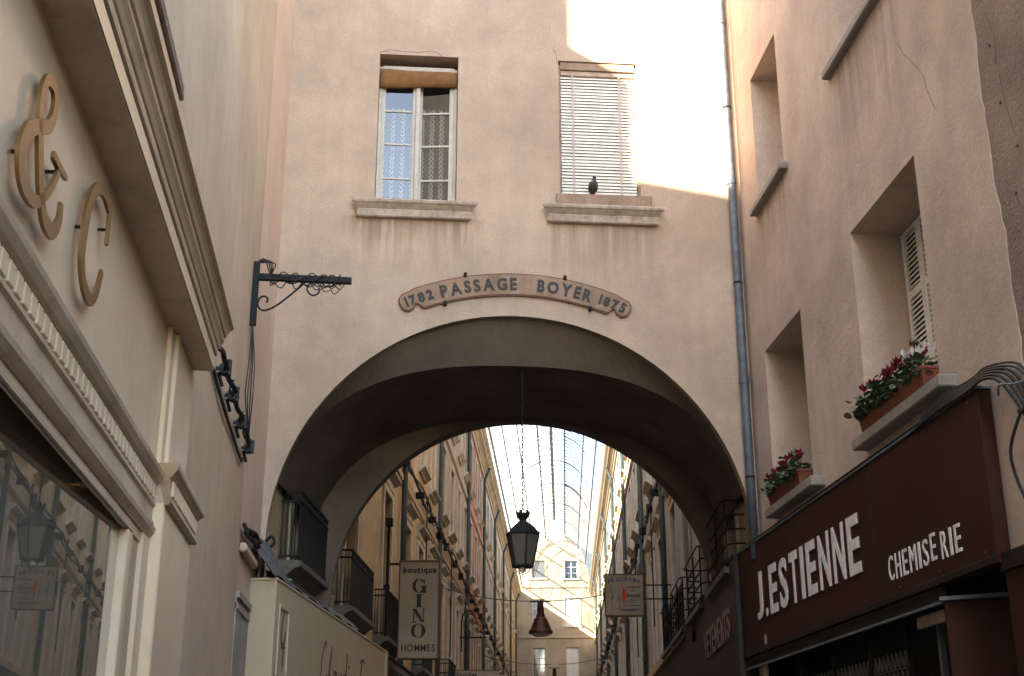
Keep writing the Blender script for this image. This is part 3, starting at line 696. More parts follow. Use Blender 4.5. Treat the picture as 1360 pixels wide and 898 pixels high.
# window frames / shutters at the back of the recesses
def shutter_leaf(mb, y0, y1, z0, z1, x):
    mb.box(x, x+.035, y0, y0+.06, z0, z1); mb.box(x, x+.035, y1-.06, y1, z0, z1)
    zs_ = [z0, z0+(z1-z0)*.36, z0+(z1-z0)*.68, z1]
    for z in zs_: mb.box(x, x+.034, y0+.06, y1-.06, max(z0, z-.04), min(z1, z+.04))
    n = int((z1-z0)/.055)
    for i in range(n):
        z = z0+.05+i*(z1-z0-.1)/n
        mb.add([(x+.004, y0+.055, z), (x+.004, y1-.055, z), (x+.03, y1-.055, z+.046), (x+.03, y0+.055, z+.046), (x+.004, y0+.055, z+.006), (x+.004, y1-.055, z+.006), (x+.03, y1-.055, z+.052), (x+.03, y0+.055, z+.052)], [(0, 1, 2, 3), (4, 5, 6, 7), (0, 1, 5, 4), (2, 3, 7, 6), (1, 2, 6, 5), (0, 3, 7, 4)])
    return mb
for (a, b, z0, z1) in RW:
    nl = 4 if b-a > 1.6 else 2
    for i in range(nl):
        ya = a+.01+(b-a-.02)*i/nl; yb = a+.01+(b-a-.02)*(i+1)/nl-.006
        wb(shutter_leaf(MB(), ya, yb, z0+.02, z1-.02, RX+.53), 'shutter', 'shutter_white', rb)
# neighbour with darker rough plaster
nb = thing('neighbour_building', 'house with rough darker brown plaster beside the pale pink stucco', 'building', (6, 5, 0))
wb(MB().box(RX+.010, 10, 1.0, 9.2, 0, 8.5), 'wall', 'plaster_rough', nb)
wb(MB().box(RX-.15, 10, 1.0, 9.2, 8.5, 8.7), 'roof', 'roof_tile', nb)
def crack(parent, pts, x, name='crack'):
    m = MB(); P = smooth_path([(x, a, b) for a, b in pts], 3)
    P = [p + Vector((0, rnd.uniform(-.012, .012), rnd.uniform(-.012, .012))) for p in P]
    m.tube(P, .0035, 4); return wb(m, name, 'cable_black', parent)
plain('crack_dark', (.10, .07, .055), .9)
def crk(parent, pts, x):
    o = crack(parent, pts, x); o.data.materials.clear(); o.data.materials.append(MAT['crack_dark'])
crk(rb, [(10.2, 8.3), (10.0, 8.0), (9.75, 7.7), (9.68, 7.45), (9.55, 7.2)], RX)
crk(nb, [(8.42, 6.9), (8.38, 6.55), (8.3, 6.3)], RX+.010)
crk(nb, [(8.45, 5.9), (8.35, 5.7), (8.25, 5.66), (8.28, 5.2)], RX+.010)
crk(nb, [(8.5, 7.5), (8.42, 7.2), (8.45, 7.0)], RX+.010)
for yy, zz in ((8.50, 7.2), (8.46, 6.66), (8.42, 5.86), (8.36, 5.35), (8.52, 5.05), (8.3, 6.2)):
    wb(MB().tube([(RX+.005, yy, zz), (RX+.02, yy, zz)], .014, 8), 'hole', 'room_dark', nb)

# flower boxes
def flower_box(name_label, y0, y1, zt, n, seed):
    r = random.Random(seed)
    t = thing('flower_box', name_label, 'flower box', (RX-.05, (y0+y1)/2, zt), 0, 'flower boxes on the house with the brown sign')
    m = MB(); L_ = (y1-y0)/2
    m.loft([[(-.085, -L_+.02, 0), (.085, -L_+.02, 0), (.085, L_-.02, 0), (-.085, L_-.02, 0)], [(-.105, -L_, .145), (.105, -L_, .145), (.105, L_, .145), (-.105, L_, .145)], [(-.115, -L_-.01, .145), (.115, -L_-.01, .145), (.115, L_+.01, .145), (-.115, L_+.01, .145)], [(-.115, -L_-.01, .175), (.115, -L_-.01, .175), (.115, L_+.01, .175), (-.115, L_+.01, .175)]])
    m.build('trough', 'terracotta', t, bevel=.006)
    m = MB()
    for i in range(n*13):
        yy = r.uniform(-L_, L_); xx = r.gauss(-.07, .07); z = .10 + abs(r.gauss(.05, .09)); s = r.uniform(.022, .042)
        c = Vector((xx, yy, z)); q = Matrix.Rotation(r.uniform(0, 6.28), 3, 'Z') @ Matrix.Rotation(r.uniform(-.9, .9), 3, 'X') @ Matrix.Rotation(r.uniform(-.6, .6), 3, 'Y')
        lf = [(0, -1.1, 0), (.75, -.75, .15), (.95, .1, .1), (.45, .85, 0), (0, 1.15, -.1), (-.45, .85, 0), (-.95, .1, .1), (-.75, -.75, .15)]
        m.add([c + q @ (Vector(p)*s) for p in lf] + [c], [(8, i2, (i2+1) % 8) for i2 in range(8)])
    m.build('foliage', 'leaf_green', t, recalc=False)
    for i in range(n):
        yy = -L_+.06+(2*L_-.12)*(i+r.uniform(-.3, .3))/(n-1); xx = r.uniform(-.11, .03); z = .27+r.uniform(0, .12)
        st_ = MB().tube([(xx*.5, yy, .15), (xx*.9, yy+.01, z*.7), (xx, yy, z)], .0035, 4)
        white = i/n < (.28 if seed == 3 else .0) and i % 2 == 0
        fl = MB()
        for k_ in range(6):
            a = 6.283*k_/6+r.uniform(-.3, .3); c = Vector((xx, yy, z)); up_ = r.uniform(.05, .085)
            d_ = Vector((math.cos(a), math.sin(a), 0)); e_ = Vector((-math.sin(a), math.cos(a), 0))
            fl.add([c, c+d_*.032+e_*.024+Vector((0, 0, up_*.5)), c+d_*.045+Vector((0, 0, up_)), c+d_*.032-e_*.024+Vector((0, 0, up_*.5))], [(0, 1, 2, 3)])
        f = fl.build('flower', 'petal_white' if white else 'petal_red', t, recalc=False)
        st_.build('stem', 'leaf_green', f)
    return t
flower_box('long terracotta box of dark red and white cyclamen below the louvred shutter', 10.12, 11.72, 4.872, 38, 3)
flower_box('short terracotta box of red cyclamen on the sill near the drainpipe', 13.75, 15.0, 4.842, 24, 5)

# ------------------------------------------------------------------ brown shop sign
SX = 4.4
sg_ = thing('shop_sign', 'big dark brown fascia with raised white letters J.ESTIENNE CHEMISERIE', 'shop sign', (4.35, 12.3, 3.0))
wb(MB().box(SX, 4.515, 9.22, 16.66, 3.203, 4.555), 'panel', 'sign_brown', sg_, bevel=.006)
wb(MB().box(SX-.02, 4.518, 9.20, 16.68, 4.555, 4.58), 'top_flashing', 'zinc', sg_, bevel=.004)
for yj in (11.7, 14.2): wb(MB().box(SX-.0015, SX+.002, yj, yj+.006, 3.265, 4.55), 'panel_joint', 'room_dark', sg_)
for i in range(9):
    for zj in (3.31, 4.50): wb(MB().tube([(SX-.003, 9.4+i*.88, zj), (SX+.004, 9.4+i*.88, zj)], .008, 6), 'screw', 'zinc', sg_)
wb(MB().box(SX-.012, SX, 9.22, 16.66, 3.203, 3.262), 'lower_rail', 'sign_brown_dark', sg_, bevel=.004)
prof = [(0, 3.067), (.0, 3.192), (-.035, 3.192), (-.035, 3.17), (-.015, 3.14), (-.015, 3.098), (-.03, 3.088), (-.03, 3.067)]
wb(MB().loft([[(SX+.05+p, yy, z) for p, z in prof] for yy in (10.32, 16.68)]), 'moulding', 'sign_brown_dark', sg_)
wb(MB().loft([[(SX+.045, 10.32, 3.055), (SX+.01, 10.32, 3.055), (SX+.01, 10.32, 3.075), (SX+.045, 10.32, 3.075)], [(SX+.045, 16.68, 3.055), (SX+.01, 16.68, 3.055), (SX+.01, 16.68, 3.075), (SX+.045, 16.68, 3.075)]]), 'drip_edge', 'zinc', sg_)
FS = lambda x, y, d: (SX-.002-d, -x, y)
adv = [('J', .30), ('.', .11), ('E', .36), ('S', .36), ('T', .35), ('I', .13), ('E', .36), ('N', .40), ('N', .40), ('E', .38)]
tot = sum(a for _, a in adv) + .12*(len(adv)-1); kx = 3.79/tot; yy = 15.84
for ch, a in adv:
    ht = .10 if ch == '.' else .575
    lo = 3.59
    for mat, dpt, nm in (('sign_white', .016, 'letter'),):
        o = wb(letter(MB(), ch, -yy, lo, a*kx, ht, dpt, FS, .022), nm, mat, sg_, recalc=False)
        e = letter(MB(), ch, -yy, lo-.008, a*kx+.012, ht+.012, dpt-.005, lambda x, y, d: (SX-.001-d, -x, y), .026).build('letter_side', 'letter_edge_red', o, recalc=False)
    yy -= (a+.12)*kx
yy = 11.38; adv = [('C', .13), ('H', .14), ('E', .12), ('M', .17), ('I', .05), ('S', .13), ('E', .12), (' ', .0), ('R', .14), ('I', .05), ('E', .13)]
tot = sum(a for _, a in adv) + .062*(len(adv)-1); kx = 1.59/tot
for i, (ch, a) in enumerate(adv):
    if ch != ' ':
        dz = .02 if i == 6 else 0
        o = wb(letter(MB(), ch, -yy, 3.39+dz, a*kx, .225, .008, FS, .0), 'letter', 'sign_white', sg_, recalc=False)
    yy -= (a+.062)*kx
wb(MB().box(SX-.006, SX-.001, 15.56, 15.66, 3.28, 3.39), 'small_plate', 'sign_panel', sg_)
# shopfront below the sign
sf = thing('grilled_shop', 'dark brown shopfront with iron grille below the big brown sign', 'shopfront', (4.5, 12.5, 0))
wb(MB().loft([[(4.42, 10.30, z), (4.86, 9.98, z), (4.88, 10.01, z), (4.45, 10.32, z)] for z in (0, 3.06)]), 'splayed_panel', 'sign_brown', sf)
wb(MB().box(4.46, 4.7, 10.33, 10.42, 0, 3.06), 'jamb', 'sign_brown', sf, bevel=.006)
wb(MB().loft([[(4.40, 10.33, z), (4.88, 9.98, z), (4.88, 9.88, z), (4.36, 10.25, z)] for z in (3.065, 3.095)]), 'splay_moulding', 'zinc', sf)
wb(MB().box(4.88, 4.94, 9.22, 10.0, 0, 3.2), 'corner_panel', 'sign_brown', sf)
wb(MB().box(4.46, 4.54, 6.5, 9.24, 0, 3.24).box(4.54, 4.88, 9.22, 9.26, 0, 3.2), 'side_panel', 'sign_brown', sf)
wb(MB().box(4.43, 4.46, 6.5, 9.25, 3.14, 3.27), 'side_moulding', 'sign_brown_dark', sf)
wb(MB().box(4.62, 4.67, 10.95, 11.0, 0, 3.06), 'mullion', 'zinc', sf)
for yy in (11.7, 12.7, 13.85, 15.0): wb(MB().box(4.62, 4.66, yy, yy+.035, 0, 3.06), 'mullion', 'sign_brown_dark', sf)
m = MB().box(4.49, 4.53, 10.43, 11.1, 2.93, 3.03); wb(m, 'valance_board', 'weathered_wood', sf, bevel=.004)
wb(MB().quad((5.1, 9.9, 0), (5.1, 16.6, 0), (5.1, 16.6, 3.2), (5.1, 9.9, 3.2)), 'interior', 'room_dark', sf, recalc=False)
for bay in ((11.75, 12.65), (12.75, 13.8), (13.9, 14.95), (15.05, 16.4)):
    m = MB(); y0, y1 = bay
    n = max(4, int((y1-y0)/.11))
    for zr in range(6):
        z0 = 1.82+zr*.17
        m.box(4.63, 4.645, y0, y1, z0-.006, z0+.006)
        for i in range(n):
            ya = y0+(y1-y0)*i/n; yb = y0+(y1-y0)*(i+1)/n; ym = (ya+yb)/2
            m.tube([(4.637, ya, z0+.01), (4.637, ym, z0+.15), (4.637, yb, z0+.01)], .009, 4)
            m.tube([(4.637, ym+.025*math.cos(a), z0+.05+.025*math.sin(a)) for a in [k_*1.05 for k_ in range(7)]], .004, 4)
    wb(m, 'grille', 'grille_grey', sf)
# cables at the sign's end
cb_ = thing('cable_bundle', 'bundle of black cables looping over the end of the brown sign', 'cables', (4.3, 8.6, 3.0))
def cs(P): return [(x*k_, y*k_, 1.6+(z-1.6)*k_) for x, y, z in P]
k_ = 1.035
for j in range(6):
    q = j*.022
    pts = [(4.25+q*.5, 10.3, 4.455+q*.3), (4.22, 9.6, 4.47+q*.8), (4.22+q*.4, 9.0, 4.46+q*.9), (4.22+q*.4, 8.72, 4.47+q*.9), (4.24+q, 8.52-q, 4.40+q*.9), (4.3+q, 8.40-q*.6, 4.2+q), (4.36+q*.5, 8.3-q, 3.9), (4.42, 8.24-q*.5, 3.4), (4.44, 8.25-q, 2.4)]
    if j > 3: pts = pts[:5] + [(4.36, 8.2, 4.38-q), (4.44, 7.9, 4.33-q), (4.5, 7.3, 4.2)]
    wb(MB().tube(smooth_path(cs(pts), 5), .013 if j < 4 else .009, 7), 'cable', 'cable_black', cb_, smooth=True)
for z in (4.12, 3.55): wb(MB().box(4.3, 4.54, 8.2, 8.42, z, z+.035), 'clamp', 'iron', cb_, bevel=.006)
wb(MB().tube(smooth_path([(4.28, 8.62, 4.32), (4.24, 8.5, 4.36), (4.3, 8.35, 4.33), (4.42, 8.1, 4.36)], 5), .009, 5), 'tie', 'zinc', cb_)
wb(MB().tube(smooth_path([(4.30, 8.33, 4.15), (4.26, 8.5, 3.9), (4.3, 8.56, 3.7), (4.34, 8.5, 3.4), (4.36, 8.56, 2.9)], 5), .013, 6), 'drop_cable', 'cable_black', cb_, smooth=True)
tag(MB().tube(smooth_path([(4.385, 9.25, 4.585), (4.385, 11.5, 4.592), (4.38, 13.5, 4.588), (4.39, 16.5, 4.592)], 6), .011, 6).build('sign_cable', 'cable_black', smooth=True), 'thin black cable lying along the top edge of the brown sign', 'cable')

# ------------------------------------------------------------------ fascias on the right under the archway
def pthing(name, label, cat, off, s, z, group=None, rz=-PA):
    p = pw(off, s, z); return thing(name, label, cat, p, rz, group), (-off, -s, -z)
fs, o_ = pthing('shop_fascia', 'dark brown fascia lettered VETEMENTS under the right side of the arch', 'shop sign', 2.8, -1.5, 3)
lbuild(MB().box(2.85, 3.09, -3.95, 3.4, 2.6, 4.54), 'panel', 'sign_brown_dark', fs, o_, bevel=.006)
lbuild(MB().box(2.83, 3.09, -3.95, 3.4, 4.54, 4.57), 'top_flashing', 'iron', fs, o_)
yy = .0; kx = 3.4/9
for ch in 'VETEMENTS':
    L1 = lbuild(letter(MB(), ch, -yy, 3.56, kx*.80, .41, .02, lambda x, y, d: (2.849-d, -x, y), .015), 'letter', 'sign_dull', fs, o_, recalc=False)
    letter(MB(), ch, -yy-.006, 3.556, kx*.80+.012, .418, .015, lambda x, y, d: (2.8495-d, -x, y), .02).build('letter_side', 'letter_edge_red', L1, recalc=False)
    yy -= kx
lbuild(MB().tube([(2.79, 1.6, 4.15), (2.845, 1.6, 4.15)], .13, 14), 'round_boss', 'sign_brown', fs, o_)
fs, o_ = pthing('shop_fascia', 'shop fascia with ochre top board further along the right of the passage', 'shop sign', 2.8, 8, 3)
lbuild(MB().box(2.90, 3.09, 3.46, 18, 2.6, 4.36), 'panel', 'sign_brown_dark', fs, o_)
lbuild(MB().box(2.84, 3.09, 3.46, 18, 4.36, 4.56), 'top_board', 'passage_cream', fs, o_, bevel=.01)

# ------------------------------------------------------------------ cream boutique fascia on the left
BA = R(8.2)
cf = thing('boutique_fascia', 'cream boutique sign box with script lettering and framed monogram panel', 'shop sign', (-1.49, 15.23, 2.3), -BA)
cz = (0, 0, -2.3)
plain('fascia_cream', (.47, .36, .235), .6, var=.06, scale=3)
lbuild(MB().box(-.33, 0, 0, 8.5, 2.3, 3.92), 'box', 'fascia_cream', cf, cz, bevel=.006)
lbuild(MB().box(-.33, .012, -.01, 8.52, 3.92, 3.95), 'top_trim', 'fascia_cream', cf, cz, bevel=.004)
lbuild(MB().box(.0, .012, 8.3, 8.52, 2.3, 3.92), 'end_trim', 'fascia_cream', cf, cz)
fr = MB()
for a in ((.16, .70, 3.62, 3.67), (.16, .70, 2.85, 2.90), (.16, .22, 2.90, 3.62), (.64, .70, 2.90, 3.62)): fr.box(0, .022, *a)
lbuild(fr, 'monogram_frame', 'fascia_cream', cf, cz, bevel=.006)
FC = lambda a, b, c: (.003+c, a, b)
def strokes(lst, wd, nm, mat):
    for j, p in enumerate(lst): lbuild(ribbon(MB(), p, wd, .0005*j, .008+.0005*j, FC), nm, mat, cf, cz)
strokes([[(.443, 3.593), (.375, 3.489), (.34, 3.336), (.385, 3.235), (.479, 3.235), (.534, 3.315), (.537, 3.38)], [(.484, 3.214), (.473, 2.971)], [(.37, 3.19), (.55, 3.20)]], .03, 'monogram', 'sign_text_brown')
strokes([[(3.02, 3.46), (2.98, 3.53), (2.90, 3.50), (2.80, 3.36), (2.74, 3.18), (2.74, 3.02), (2.84, 2.95), (2.98, 3.0), (3.12, 3.1)],
         [(3.2, 3.0), (3.32, 3.3), (3.42, 3.5), (3.40, 3.40), (3.34, 3.15), (3.36, 2.98), (3.46, 3.0)],
         [(3.78, 3.16), (3.68, 3.2), (3.58, 3.1), (3.60, 2.99), (3.72, 3.02), (3.82, 3.2), (3.80, 3.02), (3.9, 3.0)],
         [(3.98, 3.2), (3.98, 3.03), (4.08, 3.0), (4.18, 3.2), (4.18, 3.02), (4.26, 3.02)],
         [(4.5, 3.18), (4.4, 3.2), (4.32, 3.1), (4.34, 3.0), (4.44, 3.02), (4.54, 3.25), (4.58, 3.53), (4.54, 3.1), (4.62, 3.0)],
         [(4.72, 3.2), (4.72, 3.02), (4.8, 3.02)], [(4.74, 3.33), (4.76, 3.36)],
         [(4.88, 3.2), (4.9, 3.0), (4.98, 3.18), (5.08, 3.2), (5.1, 3.02), (5.2, 3.05)],
         [(5.28, 3.1), (5.4, 3.18), (5.36, 3.24), (5.27, 3.15), (5.3, 3.02), (5.45, 3.06)],
         [(5.85, 3.54), (5.78, 3.3), (5.74, 3.0)], [(5.7, 3.5), (5.9, 3.56), (6.1, 3.53)], [(5.74, 3.27), (5.98, 3.29)]], .026, 'script_stroke', 'sign_text_brown')
# zinc flashing and ledge over the fascia, cables where it meets the shop building
fl_ = thing('zinc_flashing', 'crumpled grey zinc flashing above the cream boutique sign', 'flashing', (-1.49, 15.23, 3.95), -BA)
m = MB(); rings = []
for i in range(25):
    t = i/24; yy = -.15+6.2*t; a = rnd.uniform(-.03, .03)
    hh = .30*math.exp(-((yy-.25)/.45)**2)+.20+.04*math.sin(yy*5)+a
    rings.append([(-.34-.05*t, yy, .0+hh+.05), (-.22-.03*t, yy, hh*.95), (-.10, yy, hh*.55+rnd.uniform(-.02, .02)), (.0, yy, .02+.02*math.sin(yy*7))])
m.loft(rings, closed=False); m.build('sheet', 'flashing_grey', fl_, recalc=False)
o = thing('cable_tangle', 'tangle of dark cables where the stucco return meets the cream sign box', 'cables', (-1.75, 14.8, 4.1))
m = MB()
for j in range(9):
    pts = [(-1.76+rnd.uniform(0, .05), 13.95+i*.3+rnd.uniform(-.03, .03), 4.26+.035*i*.6+rnd.uniform(-.06, .06)) for i in range(9)]
    m.tube(smooth_path(pts, 4), rnd.choice((.012, .018, .025)), 6)
wb(m, 'cable', 'cable_black', o, smooth=True)
wb(MB().box(-1.8, -1.72, 14.02, 15.2, 4.04, 4.14), 'wall_ledge', 'stucco_strip', arch, bevel=.02)
wb(MB().tube(smooth_path([(-1.74, 16.0, 4.5), (-1.66, 15.93, 4.56), (-1.62, 15.93, 4.48), (-1.68, 15.93, 4.42), (-1.74, 15.95, 4.36)], 5), .02, 7), 'hook', 'iron', o, smooth=True)
# old stone jamb with mouldings, low on the return wall
wb(MB().box(-1.80, -1.785, 14.02, 15.2, 0, 3.55).box(-1.80, -1.755, 14.02, 15.2, 3.55, 3.62).box(-1.80, -1.77, 14.02, 15.2, 3.43, 3.50), 'stone_jamb', 'old_stone', arch)

# ------------------------------------------------------------------ hanging lantern
def lathe(mb, prof, n=16, cx=0, cy=0, ph=0):
    return mb.loft([[(cx+r*math.cos(2*math.pi*k/n+ph), cy+r*math.sin(2*math.pi*k/n+ph), z) for k in range(n)] for r, z in prof])
ln = thing('hanging_lantern', 'black iron street lantern with crown hanging on a chain under the archway', 'lantern', (1.53, 16.68, 4.26), R(8))
HX = R(30)
m = lathe(MB(), [(.225, .50), (.235, .515), (.235, .535), (.20, .56), (.17, .60), (.12, .645), (.085, .665), (.075, .68), (.05, .69)], 6, 0, 0, HX); m.build('roof', 'iron', ln)
m = lathe(MB(), [(.045, .68), (.05, .71), (.06, .735), (.085, .765), (.09, .79), (.06, .79), (.03, .75)], 12); m.build('crown', 'iron', ln)
m = MB()
for k in range(6):
    a = 2*math.pi*k/6; m.loft([[(math.cos(a)*r-math.sin(a)*q, math.sin(a)*r+math.cos(a)*q, z) for q, r in ((-.02, .082), (.02, .082), (.02, .09), (-.02, .09))] for z in (.785, .83)])
m.build('crown_point', 'iron', ln)
for k in range(6):
    a = 2*math.pi*k/6+HX; ca, sa = math.cos(a), math.sin(a)
    MB().tube([(ca*.222, sa*.222, .515), (ca*.135, sa*.135, .10)], .012, 5).build('corner_bar', 'iron', ln)
    MB().tube([(ca*.225, sa*.225, .53), (ca*.225, sa*.225, .60)], .005, 4).build('finial', 'iron', ln)
    b = a+2*math.pi/6; cb2, sb2 = math.cos(b), math.sin(b)
    MB().quad((ca*.133, sa*.133, .105), (cb2*.133, sb2*.133, .105), (cb2*.215, sb2*.215, .505), (ca*.215, sa*.215, .505)).build('lamp_pane', 'lamp_glass', ln, recalc=False)
m = lathe(MB(), [(.10, .085), (.148, .085), (.150, .11), (.140, .115), (.10, .115)], 6, 0, 0, HX); m.build('base_ring', 'iron', ln)
m = lathe(MB(), [(.03, .09), (.045, .06), (.04, .03), (.015, .015)], 10); m.build('bulb', 'bulb_glass', ln, smooth=True)
m = MB()
for k in range(4):
    a = 2*math.pi*k/4; m.tube(smooth_path([(math.cos(a)*.09, math.sin(a)*.09, .09), (math.cos(a)*.085, math.sin(a)*.085, .045), (math.cos(a)*.045, math.sin(a)*.045, .01), (0, 0, -.005)], 4), .006, 5)
m.tube([(0, 0, 0), (0, 0, -.03)], [.012, .004], 6); m.build('cage', 'iron', ln)
m = MB(); z = .80; k = 0
while z < 2.72:
    a = (k % 2)*math.pi/2
    m.tube([(math.cos(a)*.014*math.sin(t), math.sin(a)*.014*math.sin(t), z+.034+.034*math.cos(t)) for t in [2*math.pi*j/8 for j in range(9)]], .0055, 4)
    z += .052; k += 1
m.tube([(0, 0, 2.6), (0, 0, 2.80)], .02, 6)
m.build('chain', 'iron', ln)
MB().tube(smooth_path([(.05, 0, .70), (.12, 0, .74), (.10, 0, .80), (.01, 0, .86)], 5), .005, 4).build('lamp_wire', 'cable_black', ln)
tag(MB().tube(smooth_path([(1.53, 16.66, 7.04), (1.0, 16.6, 7.035), (.5, 16.54, 7.02), (.1, 16.52, 6.93)], 5), .008, 5).build('lantern_cable', 'cable_black', smooth=True), 'thin black cable along the vault edge feeding the lantern chain', 'cable')

# ------------------------------------------------------------------ the covered passage: house fronts
OL, ORR = -3.2, 3.1
_wm = {}
def win_meshes(kind, wd, ht):
    """meshes of one passage window facing +x, origin at the bottom centre of its opening on the wall plane"""
    key = (kind, wd, ht)
    if key in _wm: return _wm[key]
    h = wd/2; d = {}
    m = MB(); x = -.24
    m.box(x, x+.06, -h, -h+.07, 0, ht); m.box(x, x+.06, h-.07, h, 0, ht); m.box(x, x+.06, -h+.07, h-.07, ht-.08, ht); m.box(x, x+.06, -h+.07, h-.07, 0, .09); m.box(x+.005, x+.075, -.05, .05, .09, ht-.08)
    nb_ = 3 if ht < 2.6 else 4
    for i in range(1, nb_): m.box(x+.01, x+.05, -h+.07, h-.07, ht*i/nb_-.015, ht*i/nb_+.015)
    d['window'] = m.mesh('white_wood')
    d['pane'] = MB().quad((x+.02, -h, 0), (x+.02, h, 0), (x+.02, h, ht), (x+.02, -h, ht)).mesh('far_glass', recalc=False)
    m = MB(); s_ = .13
    m.box(0.003, .05, -h-s_, -h, 0, ht+s_); m.box(.003, .05, h, h+s_, 0, ht+s_); m.box(.003, .05, -h, h, ht, ht+s_)
    d['surround'] = m.mesh('trim_pale')
    m = MB()
    if kind == 'tall':
        m.loft([[(p, -h-.2-p*.3, z) for p, z in ((0, ht+.17), (.06, ht+.17), (.06, ht+.33), (.10, ht+.35), (.20, ht+.43), (.20, ht+.47), (0, ht+.52))], [(p, h+.2+p*.3, z) for p, z in ((0, ht+.17), (.06, ht+.17), (.06, ht+.33), (.10, ht+.35), (.20, ht+.43), (.20, ht+.47), (0, ht+.52))]])
        d['hood'] = m.mesh('trim_pale')
    else:
        pr = ((-.2, 0.0), (.19, 0.0), (.20, -.045), (.16, -.06), (.15, -.08), (.09, -.12), (.06, -.17), (.0, -.18), (-.2, -.15))
        m.loft([[(p, -h-.2, z) for p, z in pr], [(p, h+.2, z) for p, z in pr]])
        d['sill'] = m.mesh('trim_pale')
    m = MB()
    for a, b in ((-h, -.01), (.01, h)):
        m.box(-.16, -.12, a, a+.06, .02, ht-.02); m.box(-.16, -.12, b-.06, b, .02, ht-.02); m.box(-.16, -.12, a+.06, b-.06, ht-.1, ht-.02); m.box(-.16, -.12, a+.06, b-.06, .02, .1)
        n = int(ht/.09)
        for i in range(n): z = .1+i*(ht-.2)/n; m.add([(-.15, a+.06, z+.05), (-.15, b-.06, z+.05), (-.12, b-.06, z), (-.12, a+.06, z)], [(0, 1, 2, 3)])
    d['shutter'] = m.mesh('shutter_white'); d['shutter_dark'] = MB.mesh(m, 'shutter_grey')
    _wm[key] = d; return d
def balcony_mesh(L_):
    m = MB(); m.loft([[(p, -L_, z) for p, z in ((0, -.22), (.10, -.22), (.24, -.10), (.32, -.08), (.32, 0), (0, 0))], [(p, L_, z) for p, z in ((0, -.22), (.10, -.22), (.24, -.10), (.32, -.08), (.32, 0), (0, 0))]])
    slab = m.mesh('dark_stone')
    r = MB(); n = int(2*L_/.085)
    for z in (.06, .80, .92): r.box(.245, .28, -L_+.03, L_-.03, z-.014, z+.014); r.box(0, .26, -L_+.03, -L_+.055, z-.014, z+.014); r.box(0, .26, L_-.055, L_-.03, z-.014, z+.014)
    for i in range(n+1): y = -L_+.04+(2*L_-.08)*i/n; r.box(.256, .270, y-.010, y+.010, .06, .92)
    for i in range(4):
        x = .03+i*.06
        for y in (-L_+.042, L_-.042): r.box(x-.006, x+.006, y-.006, y+.006, .06, .92)
    p = MB().box(.262, .266, -L_+.05, L_-.05, .10, .78).mesh('iron')
    return slab, r.mesh('iron'), p
def rail_balcony_mesh(L_):
    slab = balcony_mesh(L_)[0]; r = MB()
    for i, z in enumerate((.12, .32, .52, .72, .92)):
        o = .26+.05*(i == 4)
        r.tube([(0, -L_+.03, z), (o-.08, -L_+.03, z), (o, -L_+.14, z), (o, L_-.14, z), (o-.08, L_-.03, z), (0, L_-.03, z)], .014, 5)
    for y in (-L_+.14, 0, L_-.14): r.tube([(.26, y, 0), (.26, y, .95)], .014, 5)
    return slab, r.mesh('iron'), MB().box(.235, .24, -L_+.2, L_-.2, .02, .9).mesh('iron')
BM = {}
def balcony(parent, side, s, z, L_, s0):
    k = (side, L_)
    if k not in BM: BM[k] = balcony_mesh(L_) if side < 0 else rail_balcony_mesh(L_)
    sl_, ra, pa = BM[k]; x = OL if side < 0 else ORR
    b = link_mesh('balcony', sl_, parent, (x, s-s0, z), 0 if side < 0 else math.pi)
    link_mesh('railing', ra, b); 
    if side < 0 or s > 3: link_mesh('railing_screen', pa, b)
    return b
CORN = [(0, 15.85), (.06, 15.85), (.08, 16.0), (.14, 16.04), (.14, 16.12), (.22, 16.2), (.34, 16.26), (.34, 16.38), (.46, 16.48), (.5, 16.56), (.5, 16.62), (0, 16.72)]
